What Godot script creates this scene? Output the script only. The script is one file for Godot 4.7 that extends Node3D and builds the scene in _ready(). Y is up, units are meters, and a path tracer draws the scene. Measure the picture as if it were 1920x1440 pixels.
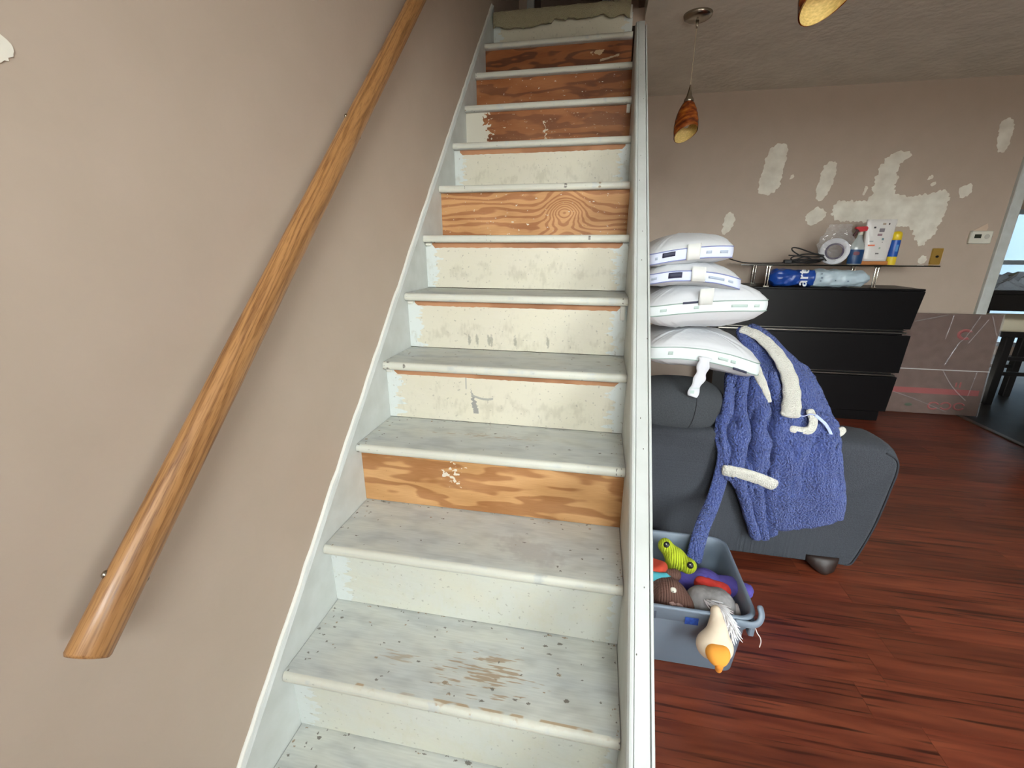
extends Node3D
# Staircase and living room. Units are metres, y up. x runs across the stair, -z climbs it.

const RISE := 0.205
const RUN := 0.20876
const WID := 0.79525      # clear width of the treads
const YC := 2.595         # living room ceiling
const ZB := -3.86         # back wall
const XR := 3.83          # end of the wooden floor
const WX := -0.015        # face of the left wall

var names := {}
var rng := RandomNumberGenerator.new()

# ---------------------------------------------------------------- mesh builder
class MB:
	var st := SurfaceTool.new()
	var tv := PackedVector3Array()
	var tu := PackedVector2Array()
	var col := Color(1, 1, 1)
	var use_col := false
	func _init() -> void:
		st.begin(Mesh.PRIMITIVE_TRIANGLES)
	func tri(a: Vector3, b: Vector3, c: Vector3, ua := Vector2.ZERO, ub := Vector2.ZERO, uc := Vector2.ZERO) -> void:
		tv.append(a); tv.append(b); tv.append(c)
		tu.append(ua); tu.append(ub); tu.append(uc)
	func quad(a: Vector3, b: Vector3, c: Vector3, d: Vector3, ua := Vector2.ZERO, ub := Vector2.ZERO, uc := Vector2.ZERO, ud := Vector2.ZERO) -> void:
		tri(a, b, c, ua, ub, uc)
		tri(a, c, d, ua, uc, ud)
	# closes one shape: turns it right side out and hands it to the SurfaceTool
	func done(group: int) -> void:
		var m := Vector3.ZERO
		for p in tv: m += p
		m /= maxf(1.0, tv.size())
		var vol := 0.0
		for i in range(0, tv.size(), 3):
			vol += (tv[i] - m).dot((tv[i + 1] - m).cross(tv[i + 2] - m))
		var order := [0, 2, 1] if vol > 0.0 else [0, 1, 2]
		st.set_smooth_group(group)
		for i in range(0, tv.size(), 3):
			if (tv[i + 1] - tv[i]).cross(tv[i + 2] - tv[i]).length_squared() < 1e-16: continue
			for k in order:
				if use_col: st.set_color(col)
				st.set_uv(tu[i + k])
				st.add_vertex(tv[i + k])
		tv.clear(); tu.clear()
	# as done(), for a face whose side is already known (clockwise from outside)
	func flip_done(group: int) -> void:
		st.set_smooth_group(group)
		for i in tv.size():
			st.set_uv(tu[i])
			st.add_vertex(tv[i])
		tv.clear(); tu.clear()
	func box(c: Vector3, s: Vector3, b := 0.002, unit := false, xf := Transform3D.IDENTITY) -> MB:
		var h := s * 0.5
		b = minf(b, minf(h.x, minf(h.y, h.z)) * 0.95)
		var put := func(p: Vector3, axis: int) -> Array:
			var q := c + p
			var u: Vector2
			if unit:
				var t := Vector3(p.x / s.x + 0.5, p.y / s.y + 0.5, p.z / s.z + 0.5)
				u = Vector2(t.z, 1.0 - t.y) if axis == 0 else (Vector2(t.x, t.z) if axis == 1 else Vector2(t.x, 1.0 - t.y))
			else:
				u = Vector2(q.z, -q.y) if axis == 0 else (Vector2(q.x, q.z) if axis == 1 else Vector2(q.x, -q.y))
			return [xf * q, u]
		var corner := func(sx: int, sy: int, sz: int, axis: int) -> Vector3:
			return Vector3(sx * (h.x - (0.0 if axis == 0 else b)), sy * (h.y - (0.0 if axis == 1 else b)), sz * (h.z - (0.0 if axis == 2 else b)))
		for axis in 3:
			for s1 in [-1, 1]:
				var p := []
				for ab in [[-1, -1], [1, -1], [1, 1], [-1, 1]]:
					var sg := [0, 0, 0]
					sg[axis] = s1; sg[(axis + 1) % 3] = ab[0]; sg[(axis + 2) % 3] = ab[1]
					p.append(put.call(corner.call(sg[0], sg[1], sg[2], axis), axis))
				if s1 > 0: p.reverse()
				quad(p[0][0], p[1][0], p[2][0], p[3][0], p[0][1], p[1][1], p[2][1], p[3][1])
		for axis in 3:       # edges that run along axis
			var i1 := (axis + 1) % 3
			var i2 := (axis + 2) % 3
			for s1 in [-1, 1]:
				for s2 in [-1, 1]:
					var sa := [0, 0, 0]; sa[axis] = -1; sa[i1] = s1; sa[i2] = s2
					var sb := [0, 0, 0]; sb[axis] = 1; sb[i1] = s1; sb[i2] = s2
					var a = put.call(corner.call(sa[0], sa[1], sa[2], i1), i1)
					var bb = put.call(corner.call(sb[0], sb[1], sb[2], i1), i1)
					var cc = put.call(corner.call(sb[0], sb[1], sb[2], i2), i2)
					var d = put.call(corner.call(sa[0], sa[1], sa[2], i2), i2)
					if s1 * s2 > 0: quad(a[0], bb[0], cc[0], d[0], a[1], bb[1], bb[1], a[1])
					else: quad(d[0], cc[0], bb[0], a[0], a[1], bb[1], bb[1], a[1])
		for sx in [-1, 1]:
			for sy in [-1, 1]:
				for sz in [-1, 1]:
					var p := []
					for axis in 3: p.append(put.call(corner.call(sx, sy, sz, axis), axis))
					if sx * sy * sz > 0: tri(p[0][0], p[1][0], p[2][0], p[0][1], p[0][1], p[0][1])
					else: tri(p[0][0], p[2][0], p[1][0], p[0][1], p[0][1], p[0][1])
		done(-1)
		return self
	# rows of points; closed_u joins the last column to the first; caps close the first and last row
	func grid(rows: Array, closed_u := false, caps := false, group := 1, us := Vector2(1, 1)) -> MB:
		var nr := rows.size()
		var nc: int = rows[0].size()
		var cols := nc if closed_u else nc - 1
		for i in nr - 1:
			for j in cols:
				var j2 := (j + 1) % nc
				var u0 := Vector2(float(j) / cols, float(i) / (nr - 1)) * us
				var u1 := Vector2(float(j + 1) / cols, float(i + 1) / (nr - 1)) * us
				quad(rows[i][j], rows[i][j2], rows[i + 1][j2], rows[i + 1][j], u0, Vector2(u1.x, u0.y), u1, Vector2(u0.x, u1.y))
		if caps:
			for e in [0, nr - 1]:
				var m := Vector3.ZERO
				for p in rows[e]: m += p
				m /= nc
				for j in nc:
					var j2 := (j + 1) % nc
					if e == 0: tri(rows[e][j2], rows[e][j], m)
					else: tri(rows[e][j], rows[e][j2], m)
		done(group)
		return self
	func lathe(profile: Array, seg: int, xf := Transform3D.IDENTITY, group := 1, us := Vector2(1, 1)) -> MB:
		var rows := []
		for p in profile:
			var r := []
			for j in seg:
				var a := TAU * j / seg
				r.append(xf * Vector3(cos(a) * p.x, p.y, sin(a) * p.x))
			rows.append(r)
		return grid(rows, true, false, group, us)
	# a round or flattened rod along a path; radii: one number or one for each point
	func tube(path: Array, radii, seg := 10, flat := 1.0, up := Vector3.UP, group := 1, ulen := 1.0) -> MB:
		var rows := []
		var n := path.size()
		var side := Vector3.ZERO
		for i in n:
			var d: Vector3 = (path[mini(i + 1, n - 1)] - path[maxi(i - 1, 0)]).normalized()
			if i == 0:
				side = d.cross(up)
				if side.length() < 0.05: side = d.cross(Vector3.RIGHT)
				side = side.normalized()
			else:
				side = (side - d * side.dot(d)).normalized()
			var nn := side.cross(d).normalized()
			var r: float = radii[i] if radii is Array else radii
			var ends := [1.0]
			if i == 0 or i == n - 1: ends = [0.05, 0.55, 0.85, 1.0]
			if i == n - 1: ends.reverse()
			for e in ends:
				var ring := []
				var back := d * r * minf(1.0, flat) * sqrt(1.0 - e * e) * (-1.0 if i == 0 else 1.0)
				for j in seg:
					var a := TAU * j / seg
					ring.append(path[i] + back + (side * cos(a) + nn * sin(a) * flat) * r * e)
				rows.append(ring)
		return grid(rows, true, true, group, Vector2(1, ulen))
	# a cloth with thickness from a grid of points
	func sheet(rows: Array, th: float, group := 1, us := Vector2(1, 1)) -> MB:
		var nr := rows.size()
		var nc: int = rows[0].size()
		var back := []
		for i in nr:
			var r := []
			for j in nc:
				var du: Vector3 = rows[i][mini(j + 1, nc - 1)] - rows[i][maxi(j - 1, 0)]
				var dv: Vector3 = rows[mini(i + 1, nr - 1)][j] - rows[maxi(i - 1, 0)][j]
				r.append(rows[i][j] + du.cross(dv).normalized() * th)
			back.append(r)
		for i in nr - 1:
			for j in nc - 1:
				var u0 := Vector2(float(j) / (nc - 1), float(i) / (nr - 1)) * us
				var u1 := Vector2(float(j + 1) / (nc - 1), float(i + 1) / (nr - 1)) * us
				quad(rows[i][j], rows[i][j + 1], rows[i + 1][j + 1], rows[i + 1][j], u0, Vector2(u1.x, u0.y), u1, Vector2(u0.x, u1.y))
				quad(back[i + 1][j], back[i + 1][j + 1], back[i][j + 1], back[i][j], Vector2(u0.x, u1.y), u1, Vector2(u1.x, u0.y), u0)
		for i in nr - 1:
			quad(rows[i + 1][0], back[i + 1][0], back[i][0], rows[i][0])
			quad(rows[i][nc - 1], back[i][nc - 1], back[i + 1][nc - 1], rows[i + 1][nc - 1])
		for j in nc - 1:
			quad(rows[0][j], back[0][j], back[0][j + 1], rows[0][j + 1])
			quad(rows[nr - 1][j + 1], back[nr - 1][j + 1], back[nr - 1][j], rows[nr - 1][j])
		done(group)
		return self
	# outline in the local xy plane, pushed along local z
	func prism(poly: PackedVector2Array, depth: float, xf := Transform3D.IDENTITY, us := 1.0) -> MB:
		var ids := Geometry2D.triangulate_polygon(poly)
		for k in range(0, ids.size(), 3):
			var a := poly[ids[k]]
			var b := poly[ids[k + 1]]
			var c := poly[ids[k + 2]]
			if (b - a).cross(c - a) < 0.0:
				var t := b; b = c; c = t
			tri(xf * Vector3(a.x, a.y, depth), xf * Vector3(b.x, b.y, depth), xf * Vector3(c.x, c.y, depth), Vector2(a.x, -a.y) * us, Vector2(b.x, -b.y) * us, Vector2(c.x, -c.y) * us)
			tri(xf * Vector3(c.x, c.y, 0), xf * Vector3(b.x, b.y, 0), xf * Vector3(a.x, a.y, 0), Vector2(c.x, -c.y) * us, Vector2(b.x, -b.y) * us, Vector2(a.x, -a.y) * us)
		var n := poly.size()
		var ccw := not Geometry2D.is_polygon_clockwise(poly)
		for i in n:
			var a := poly[i]
			var b := poly[(i + 1) % n]
			if not ccw:
				var t := a; a = b; b = t
			quad(xf * Vector3(a.x, a.y, 0), xf * Vector3(b.x, b.y, 0), xf * Vector3(b.x, b.y, depth), xf * Vector3(a.x, a.y, depth), Vector2(a.x + a.y, 0) * us, Vector2(b.x + b.y, 0) * us, Vector2(b.x + b.y, depth) * us, Vector2(a.x + a.y, depth) * us)
		done(-1)
		return self
	# squashed ball with soft corners
	func ball(c: Vector3, r: Vector3, e := 1.0, turn := Basis.IDENTITY, nu := 28, nv := 16) -> MB:
		var rows := []
		for i in nv + 1:
			var v := PI * i / nv - PI / 2
			var ring := []
			for j in nu:
				var u := TAU * j / nu
				var f := func(x: float) -> float: return signf(x) * pow(absf(x), e)
				ring.append(c + turn * (Vector3(f.call(cos(v)) * f.call(cos(u)), f.call(sin(v)), f.call(cos(v)) * f.call(sin(u))) * r))
			rows.append(ring)
		return grid(rows, true, false, 1)
	# smooth skin round a set of tapered bones [a, b, ra, rb]: surface nets over the joined distances
	func skin(bones: Array, cell: float, blend := 0.02, ripple: FastNoiseLite = null, amp := 0.0) -> MB:
		var lo := Vector3.INF
		var hi := -Vector3.INF
		for b in bones:
			var m := Vector3.ONE * (maxf(b[2], b[3]) + cell * 2.0 + blend)
			lo = lo.min(b[0] - m).min(b[1] - m)
			hi = hi.max(b[0] + m).max(b[1] + m)
		var nx := int((hi.x - lo.x) / cell) + 2
		var ny := int((hi.y - lo.y) / cell) + 2
		var nz := int((hi.z - lo.z) / cell) + 2
		var d := PackedFloat32Array(); d.resize(nx * ny * nz)
		for z in nz:
			for y in ny:
				for x in nx:
					var p := lo + Vector3(x, y, z) * cell
					var s := 10.0
					for b in bones:
						var ab: Vector3 = b[1] - b[0]
						var t := clampf((p - b[0]).dot(ab) / maxf(ab.length_squared(), 1e-9), 0.0, 1.0)
						var q: float = p.distance_to(b[0] + ab * t) - lerpf(b[2], b[3], t)
						var k := maxf(blend - absf(s - q), 0.0) / blend
						s = minf(s, q) - k * k * blend * 0.25
					if ripple and absf(s) < cell * 3.0: s += ripple.get_noise_3dv(p) * amp
					d[(z * ny + y) * nx + x] = s
		var vid := {}
		var vp := PackedVector3Array()
		for z in nz - 1:
			for y in ny - 1:
				for x in nx - 1:
					var inside := 0
					var c := []
					for k in 8:
						var val := d[((z + (k >> 2)) * ny + y + ((k >> 1) & 1)) * nx + x + (k & 1)]
						c.append(val)
						if val < 0.0: inside += 1
					if inside == 0 or inside == 8: continue
					var acc := Vector3.ZERO
					var cnt := 0
					for e in [[0, 1], [2, 3], [4, 5], [6, 7], [0, 2], [1, 3], [4, 6], [5, 7], [0, 4], [1, 5], [2, 6], [3, 7]]:
						var a: float = c[e[0]]
						var b2: float = c[e[1]]
						if (a < 0.0) == (b2 < 0.0): continue
						var t := a / (a - b2)
						var pa := Vector3(e[0] & 1, (e[0] >> 1) & 1, e[0] >> 2)
						var pb := Vector3(e[1] & 1, (e[1] >> 1) & 1, e[1] >> 2)
						acc += pa.lerp(pb, t)
						cnt += 1
					vid[(z * ny + y) * nx + x] = vp.size()
					vp.append(lo + (Vector3(x, y, z) + acc / cnt) * cell)
		var step := [1, nx, nx * ny]
		for key in vid:
			var x: int = key % nx
			var y: int = (key / nx) % ny
			var z: int = key / (nx * ny)
			var here := d[key] < 0.0
			for axis in 3:
				var c3 := [x, y, z]
				if c3[(axis + 1) % 3] == 0 or c3[(axis + 2) % 3] == 0: continue
				var other := d[key + step[axis]] < 0.0
				if here == other: continue
				var s1: int = step[(axis + 1) % 3]
				var s2: int = step[(axis + 2) % 3]
				var q := [vp[vid[key]], vp[vid[key - s1]], vp[vid[key - s1 - s2]], vp[vid[key - s2]]]
				if here: quad(q[0], q[1], q[2], q[3])
				else: quad(q[3], q[2], q[1], q[0])
		done(1)
		return self
	func mesh() -> ArrayMesh:
		st.generate_normals()
		st.index()
		return st.commit()

# ---------------------------------------------------------------- scene helpers
func numbered(called: String) -> String:
	if not names.has(called):
		names[called] = 0
		return called
	names[called] += 1
	return "%s_%03d" % [called, names[called]]

func obj(called: String, b: MB, m: Material, parent: Node3D = null, label := "") -> MeshInstance3D:
	var o := MeshInstance3D.new()
	o.mesh = b.mesh()
	o.material_override = m
	o.cast_shadow = GeometryInstance3D.SHADOW_CASTING_SETTING_ON
	if parent:
		o.name = called
		parent.add_child(o, true)
	else:
		o.name = numbered(called)
		add_child(o, true)
	if label: o.set_meta("label", label)
	return o

func tag(o: Node3D, label: String, category: String, group := "") -> Node3D:
	o.set_meta("label", label)
	o.set_meta("category", category)
	if group: o.set_meta("group", group)
	return o

func thing(called: String, label: String, category: String, at := Vector3.ZERO, group := "") -> Node3D:
	var o := Node3D.new()
	o.name = numbered(called)
	add_child(o, true)
	o.position = at
	return tag(o, label, category, group)

func struct(called: String, b: MB, m: Material, label := "") -> MeshInstance3D:
	var o := obj(called, b, m, null, label)
	o.set_meta("kind", "structure")
	return o

func c8(r: int, g: int, b: int, a := 1.0) -> Color:
	return Color(r / 255.0, g / 255.0, b / 255.0, a)

func nz(seed_: int, freq: float, oct := 3, kind := FastNoiseLite.TYPE_SIMPLEX_SMOOTH) -> FastNoiseLite:
	var n := FastNoiseLite.new()
	n.seed = seed_; n.frequency = freq; n.noise_type = kind
	n.fractal_type = FastNoiseLite.FRACTAL_FBM if oct > 1 else FastNoiseLite.FRACTAL_NONE
	n.fractal_octaves = oct
	return n

func noise_tex(seed_: int, freq: float, oct := 3, kind := FastNoiseLite.TYPE_SIMPLEX_SMOOTH, size := 512, as_normal := false, bump := 4.0, ramp: Array = []) -> NoiseTexture2D:
	var t := NoiseTexture2D.new()
	t.width = size; t.height = size; t.seamless = true
	t.noise = nz(seed_, freq, oct, kind)
	t.as_normal_map = as_normal
	t.bump_strength = bump
	if ramp.size():
		var g := Gradient.new()
		g.offsets = PackedFloat32Array([0.0, 1.0]) if ramp.size() == 2 else PackedFloat32Array([0.0, 0.5, 1.0])
		g.colors = PackedColorArray(ramp)
		t.color_ramp = g
	return t

func mat(c: Color, rough := 0.6, metal := 0.0) -> StandardMaterial3D:
	var m := StandardMaterial3D.new()
	m.albedo_color = c
	m.roughness = rough
	m.metallic = metal
	return m

func tri_tex(m: StandardMaterial3D, scale: float, albedo: Texture2D = null, normal: Texture2D = null, ns := 0.5) -> StandardMaterial3D:
	m.uv1_triplanar = true
	m.uv1_world_triplanar = true
	m.uv1_scale = Vector3.ONE * scale
	if albedo: m.albedo_texture = albedo
	if normal:
		m.normal_enabled = true
		m.normal_texture = normal
		m.normal_scale = ns
	return m

func picture(w: int, h: int, f: Callable) -> ImageTexture:
	var data := PackedByteArray()
	data.resize(w * h * 3)
	var k := 0
	for y in h:
		for x in w:
			var c: Color = f.call(x, y)
			data[k] = clampi(int(c.r * 255.0), 0, 255)
			data[k + 1] = clampi(int(c.g * 255.0), 0, 255)
			data[k + 2] = clampi(int(c.b * 255.0), 0, 255)
			k += 3
	return ImageTexture.create_from_image(Image.create_from_data(w, h, false, Image.FORMAT_RGB8, data))

func smooth_path(p: Array, n: int) -> Array:
	var out := []
	var m := p.size()
	for i in m - 1:
		var a: Vector3 = p[maxi(i - 1, 0)]
		var d: Vector3 = p[mini(i + 2, m - 1)]
		for k in n:
			out.append((p[i] as Vector3).cubic_interpolate(p[i + 1], a, d, float(k) / n))
	out.append(p[m - 1])
	return out

func smooth_net(rows: Array, n: int) -> Array:
	var wide := []
	for r in rows: wide.append(smooth_path(r, n))
	var out := []
	var cols: int = wide[0].size()
	var tall := []
	for j in cols:
		var line := []
		for r in wide: line.append(r[j])
		tall.append(smooth_path(line, n))
	for i in tall[0].size():
		var r := []
		for j in cols: r.append(tall[j][i])
		out.append(r)
	return out

func soft_outline(p: Array, times := 2, jitter := 0.0) -> PackedVector2Array:
	var q := PackedVector2Array()
	for v in p: q.append(Vector2(v[0], v[1]))
	for t in times:
		var n := PackedVector2Array()
		for i in q.size():
			var a := q[i]
			var b := q[(i + 1) % q.size()]
			n.append(a.lerp(b, 0.25)); n.append(a.lerp(b, 0.75))
		q = n
	if jitter > 0.0:
		for i in q.size(): q[i] += Vector2(rng.randf_range(-jitter, jitter), rng.randf_range(-jitter, jitter))
	return q

# as soft_outline, with a torn, uneven edge
func ragged(p: Array, amp: float, sd: int) -> PackedVector2Array:
	var q := soft_outline(p, 1)
	var n := nz(sd, 14.0, 3)
	var out := PackedVector2Array()
	for i in q.size():
		var a := q[i]
		var b := q[(i + 1) % q.size()]
		var m := maxi(1, int(a.distance_to(b) / 0.009))
		var nn := (b - a).orthogonal().normalized()
		for k in m:
			var v := a.lerp(b, float(k) / m)
			out.append(v + nn * n.get_noise_2dv(v * 2.0) * amp)
	return out

func step_at(k: float, h := 0.0) -> Vector3:      # a point on the line of the nosings
	return Vector3(0, k * RISE + h, -(k - 1.0) * RUN)

# ---------------------------------------------------------------- the scene
func _ready() -> void:
	rng.seed = 7
	var cam := Camera3D.new()
	cam.name = "camera"
	cam.transform = Transform3D(Basis(Vector3(0.981759, 0.002066, -0.190116), Vector3(-0.058952, 0.953967, -0.294060), Vector3(0.180757, 0.299903, 0.936688)), Vector3(0.691351, 1.389090, 0.455655))
	cam.fov = 83.031
	cam.near = 0.02
	cam.current = true
	add_child(cam)
	var sky_mat := ProceduralSkyMaterial.new()
	sky_mat.sky_top_color = Color(0.93, 0.97, 0.98)
	sky_mat.sky_horizon_color = Color(0.97, 0.99, 0.98)
	sky_mat.ground_horizon_color = Color(0.62, 0.62, 0.60)
	sky_mat.ground_bottom_color = Color(0.52, 0.52, 0.50)
	sky_mat.sky_energy_multiplier = 5.0
	sky_mat.ground_energy_multiplier = 5.0
	var sky := Sky.new()
	sky.sky_material = sky_mat
	var env := Environment.new()
	env.background_mode = Environment.BG_SKY
	env.sky = sky
	env.ambient_light_source = Environment.AMBIENT_SOURCE_SKY
	env.tonemap_mode = Environment.TONE_MAPPER_LINEAR
	env.tonemap_exposure = 0.65
	env.sdfgi_enabled = true
	env.ssao_enabled = true
	env.ssil_enabled = true
	var we := WorldEnvironment.new()
	we.name = "world_environment"
	we.environment = env
	add_child(we)
	materials()
	room()
	floor_planks()
	stairs()
	handrail()
	sofa_and_pillows()
	robe()
	tote_and_toys()
	dresser()
	shelf_things()
	lamps()
	wall_things()
	kitchen()

var M := {}

func materials() -> void:
	var plaster := noise_tex(11, 0.012, 4, FastNoiseLite.TYPE_SIMPLEX_SMOOTH, 512, false, 4.0, [Color(0.975, 0.975, 0.97), Color(1, 1, 1)])
	var roller := noise_tex(12, 0.09, 3, FastNoiseLite.TYPE_SIMPLEX_SMOOTH, 512, true, 3.0)
	M.wall = tri_tex(mat(c8(185, 167, 151), 0.62), 0.8, plaster, roller, 0.04)
	var blotch := noise_tex(13, 0.01, 5, FastNoiseLite.TYPE_SIMPLEX_SMOOTH, 512, false, 4.0, [Color(0.93, 0.93, 0.925), Color(1, 1, 1)])
	M.ceiling = tri_tex(mat(c8(238, 234, 222), 0.9), 0.6, blotch, noise_tex(14, 0.05, 4, FastNoiseLite.TYPE_SIMPLEX_SMOOTH, 512, true, 5.0), 0.18)
	M.trim = tri_tex(mat(c8(205, 208, 205), 0.45), 1.2, noise_tex(15, 0.015, 4, FastNoiseLite.TYPE_SIMPLEX_SMOOTH, 512, false, 4.0, [Color(0.93, 0.93, 0.92), Color(1, 1, 1)]), noise_tex(16, 0.04, 3, FastNoiseLite.TYPE_SIMPLEX_SMOOTH, 512, true, 2.0), 0.15)
	M.spackle = tri_tex(mat(c8(238, 233, 220), 0.9), 2.0, noise_tex(17, 0.014, 4, FastNoiseLite.TYPE_SIMPLEX_SMOOTH, 256, false, 4.0, [Color(0.90, 0.885, 0.87), Color(1, 1, 1)]))
	M.tile = tri_tex(mat(c8(54, 54, 56), 0.5), 0.9, noise_tex(18, 0.02, 4, FastNoiseLite.TYPE_SIMPLEX_SMOOTH, 256, false, 4.0, [Color(0.75, 0.75, 0.75), Color(1, 1, 1)]))
	M.black_wood = mat(c8(22, 20, 21), 0.38)
	M.chrome = mat(c8(214, 210, 200), 0.18, 1.0)
	M.nickel = mat(c8(168, 160, 146), 0.25, 1.0)
	M.brass = mat(c8(222, 180, 92), 0.32, 0.75)
	M.black = mat(c8(18, 17, 17), 0.5)
	M.white_plastic = mat(c8(218, 214, 200), 0.4)
	M.glass = mat(Color(0.85, 0.95, 0.92, 0.12), 0.03)
	M.glass.transparency = BaseMaterial3D.TRANSPARENCY_ALPHA
	M.film = mat(Color(0.95, 0.95, 0.97, 0.025), 0.12)
	M.film.transparency = BaseMaterial3D.TRANSPARENCY_ALPHA
	M.film.metallic_specular = 0.25

func room() -> void:
	# left wall of the stair, with one patch of filler
	var wl := struct("wall_left", MB.new().box(Vector3(WX - 0.06, 2.4, -1.5), Vector3(0.12, 5.2, 6.3), 0.0), M.wall, "long pinkish beige painted wall on the left of the stair")
	obj("spackle_patch", MB.new().prism(soft_outline([[0.0, 1.665], [0.012, 1.640], [0.037, 1.620], [0.035, 1.608], [0.026, 1.600], [0.012, 1.592], [-0.03, 1.575], [-0.06, 1.60], [-0.05, 1.66]], 2, 0.0015), 0.0015, Transform3D(Basis(Vector3(0, 0, -1), Vector3.UP, Vector3.RIGHT), Vector3(WX, 0, 0))), M.spackle, wl, "white filler patch at the edge of the picture")
	# front wall behind the camera: a glazed door to the left, a wide window to the right
	var zf := 1.55
	var f := MB.new()
	f.box(Vector3(0.27, 2.5, zf + 0.07), Vector3(0.86, 5.2, 0.14), 0.0)
	f.box(Vector3(1.15, 3.75, zf + 0.07), Vector3(0.96, 2.6, 0.14), 0.0)
	f.box(Vector3(1.15, 0.70, zf + 0.07), Vector3(0.96, 1.60, 0.14), 0.0)
	f.box(Vector3(2.06, 2.5, zf + 0.07), Vector3(0.92, 5.2, 0.14), 0.0)
	f.box(Vector3(2.95, 0.03, zf + 0.07), Vector3(0.9, 0.14, 0.14), 0.0)
	f.box(Vector3(2.95, 3.75, zf + 0.07), Vector3(0.9, 2.6, 0.14), 0.0)
	f.box(Vector3(5.43, 2.5, zf + 0.07), Vector3(4.06, 5.2, 0.14), 0.0)
	struct("wall_front", f, M.wall)
	# back wall of the living room; it stops at a cased opening
	var wb := struct("wall_back", MB.new().box(Vector3(1.89, 1.3, ZB - 0.06), Vector3(3.81, 2.6, 0.12), 0.0), M.wall, "beige back wall covered in pale filler patches")
	var patches := [
		[[2.04, 2.20], [2.15, 2.21], [2.15, 2.08], [2.14, 1.96], [2.14, 1.88], [2.08, 1.82], [1.99, 1.82], [1.97, 1.88], [1.99, 2.01], [2.00, 2.13]],
		[[2.45, 2.06], [2.54, 2.06], [2.54, 1.93], [2.52, 1.85], [2.49, 1.78], [2.44, 1.76], [2.42, 1.83], [2.43, 1.94]],
		[[2.46, 1.72], [2.51, 1.70], [2.54, 1.65], [2.47, 1.58], [2.42, 1.57], [2.37, 1.64], [2.41, 1.69]],
		[[1.74, 1.66], [1.73, 1.50], [1.77, 1.50], [1.83, 1.59], [1.82, 1.67], [1.77, 1.69]],
		[[2.58, 1.76], [2.70, 1.765], [2.84, 1.76], [2.83, 1.91], [2.85, 2.02], [2.90, 2.10], [2.95, 2.13], [3.05, 2.11], [3.04, 2.07], [2.99, 2.04], [2.97, 1.98], [3.0, 1.93], [2.98, 1.86], [3.01, 1.80], [3.12, 1.79], [3.23, 1.80], [3.30, 1.83], [3.385, 1.82], [3.39, 1.71], [3.38, 1.62], [3.36, 1.54], [3.35, 1.49], [3.32, 1.45], [3.28, 1.39], [3.22, 1.47], [3.18, 1.55], [3.10, 1.56], [2.83, 1.60], [2.57, 1.61]],
		[[3.44, 1.85], [3.52, 1.88], [3.53, 1.80], [3.46, 1.76], [3.44, 1.81]],
		[[3.58, 2.31], [3.65, 2.32], [3.67, 2.27], [3.68, 2.18], [3.67, 2.11], [3.66, 2.08], [3.61, 2.09], [3.59, 2.18]],
		[[3.28, 1.31], [3.33, 1.34], [3.36, 1.29], [3.30, 1.26]],
		[[2.77, 1.87], [2.795, 1.87], [2.79, 1.80], [2.765, 1.80]],
		[[3.20, 1.93], [3.23, 1.95], [3.24, 1.92], [3.21, 1.90]], [[3.23, 1.88], [3.26, 1.90], [3.27, 1.87], [3.24, 1.86]],
		[[2.20, 1.96], [2.225, 1.98], [2.23, 1.95], [2.21, 1.93]], [[3.21, 1.66 + 0.0], [3.215, 1.665], [3.22, 1.655], [3.212, 1.652]]]
	for k in patches.size():
		var pm := obj("spackle_patch", MB.new().prism(ragged(patches[k], 0.022 if k == 4 else 0.014, 900 + k), 0.0016, Transform3D(Basis.IDENTITY, Vector3(0, 0, ZB))), M.spackle, wb)
		if k == 4: pm.set_meta("label", "largest filler patch with a tall arm, behind the glass shelf")
	struct("trim_1", MB.new().box(Vector3(3.833, 1.3, ZB - 0.045), Vector3(0.075, 2.6, 0.15), 0.006), M.trim, "white door casing at the end of the back wall")
	# ceiling slab of the living room; the stairwell stays open
	var cl := MB.new()
	cl.box(Vector3(4.13, YC + 0.06, -2.45), Vector3(6.54, 0.12, 8.2), 0.0)
	cl.box(Vector3(0.42, YC + 0.06, 1.3), Vector3(0.9, 0.12, 0.6), 0.0)
	struct("ceiling", cl, M.ceiling, "mottled off-white living room ceiling")
	# the closed stairwell above
	struct("wall_stairwell", MB.new().box(Vector3(0.906, 3.9, -1.9), Vector3(0.086, 2.4, 6.0), 0.0), M.wall)
	struct("wall_stairwell_front", MB.new().box(Vector3(0.42, 3.9, 1.0), Vector3(0.9, 2.4, 0.1), 0.0), M.wall)
	struct("ceiling_upper", MB.new().box(Vector3(0.42, 5.06, -1.9), Vector3(1.1, 0.12, 6.2), 0.0), M.ceiling)
	var up := MB.new()
	up.box(Vector3(0.01, 3.9, -3.5), Vector3(0.09, 2.4, 0.1), 0.0)
	up.box(Vector3(0.76, 3.9, -3.5), Vector3(0.21, 2.4, 0.1), 0.0)
	up.box(Vector3(0.35, 4.9, -3.5), Vector3(0.66, 0.5, 0.1), 0.0)
	struct("wall_upper", up, M.wall)
	var df := MB.new()
	df.box(Vector3(0.075, 3.65, -3.45), Vector3(0.055, 2.0, 0.03), 0.004)
	df.box(Vector3(0.63, 3.65, -3.45), Vector3(0.055, 2.0, 0.03), 0.004)
	df.box(Vector3(0.35, 4.67, -3.45), Vector3(0.61, 0.06, 0.03), 0.004)
	struct("trim_2", df, M.trim, "pale door frame at the head of the stair")
	struct("wall_upper_right", MB.new().box(Vector3(0.98, 3.95, -4.1), Vector3(0.1, 2.4, 1.3), 0.0), M.wall)
	struct("ceiling_upper_back", MB.new().box(Vector3(0.42, 5.06, -4.75), Vector3(1.3, 0.12, 0.6), 0.0), M.ceiling)
	struct("wall_upper_back", MB.new().box(Vector3(0.4, 3.9, -4.7), Vector3(1.2, 2.8, 0.1), 0.0), M.wall)
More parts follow.
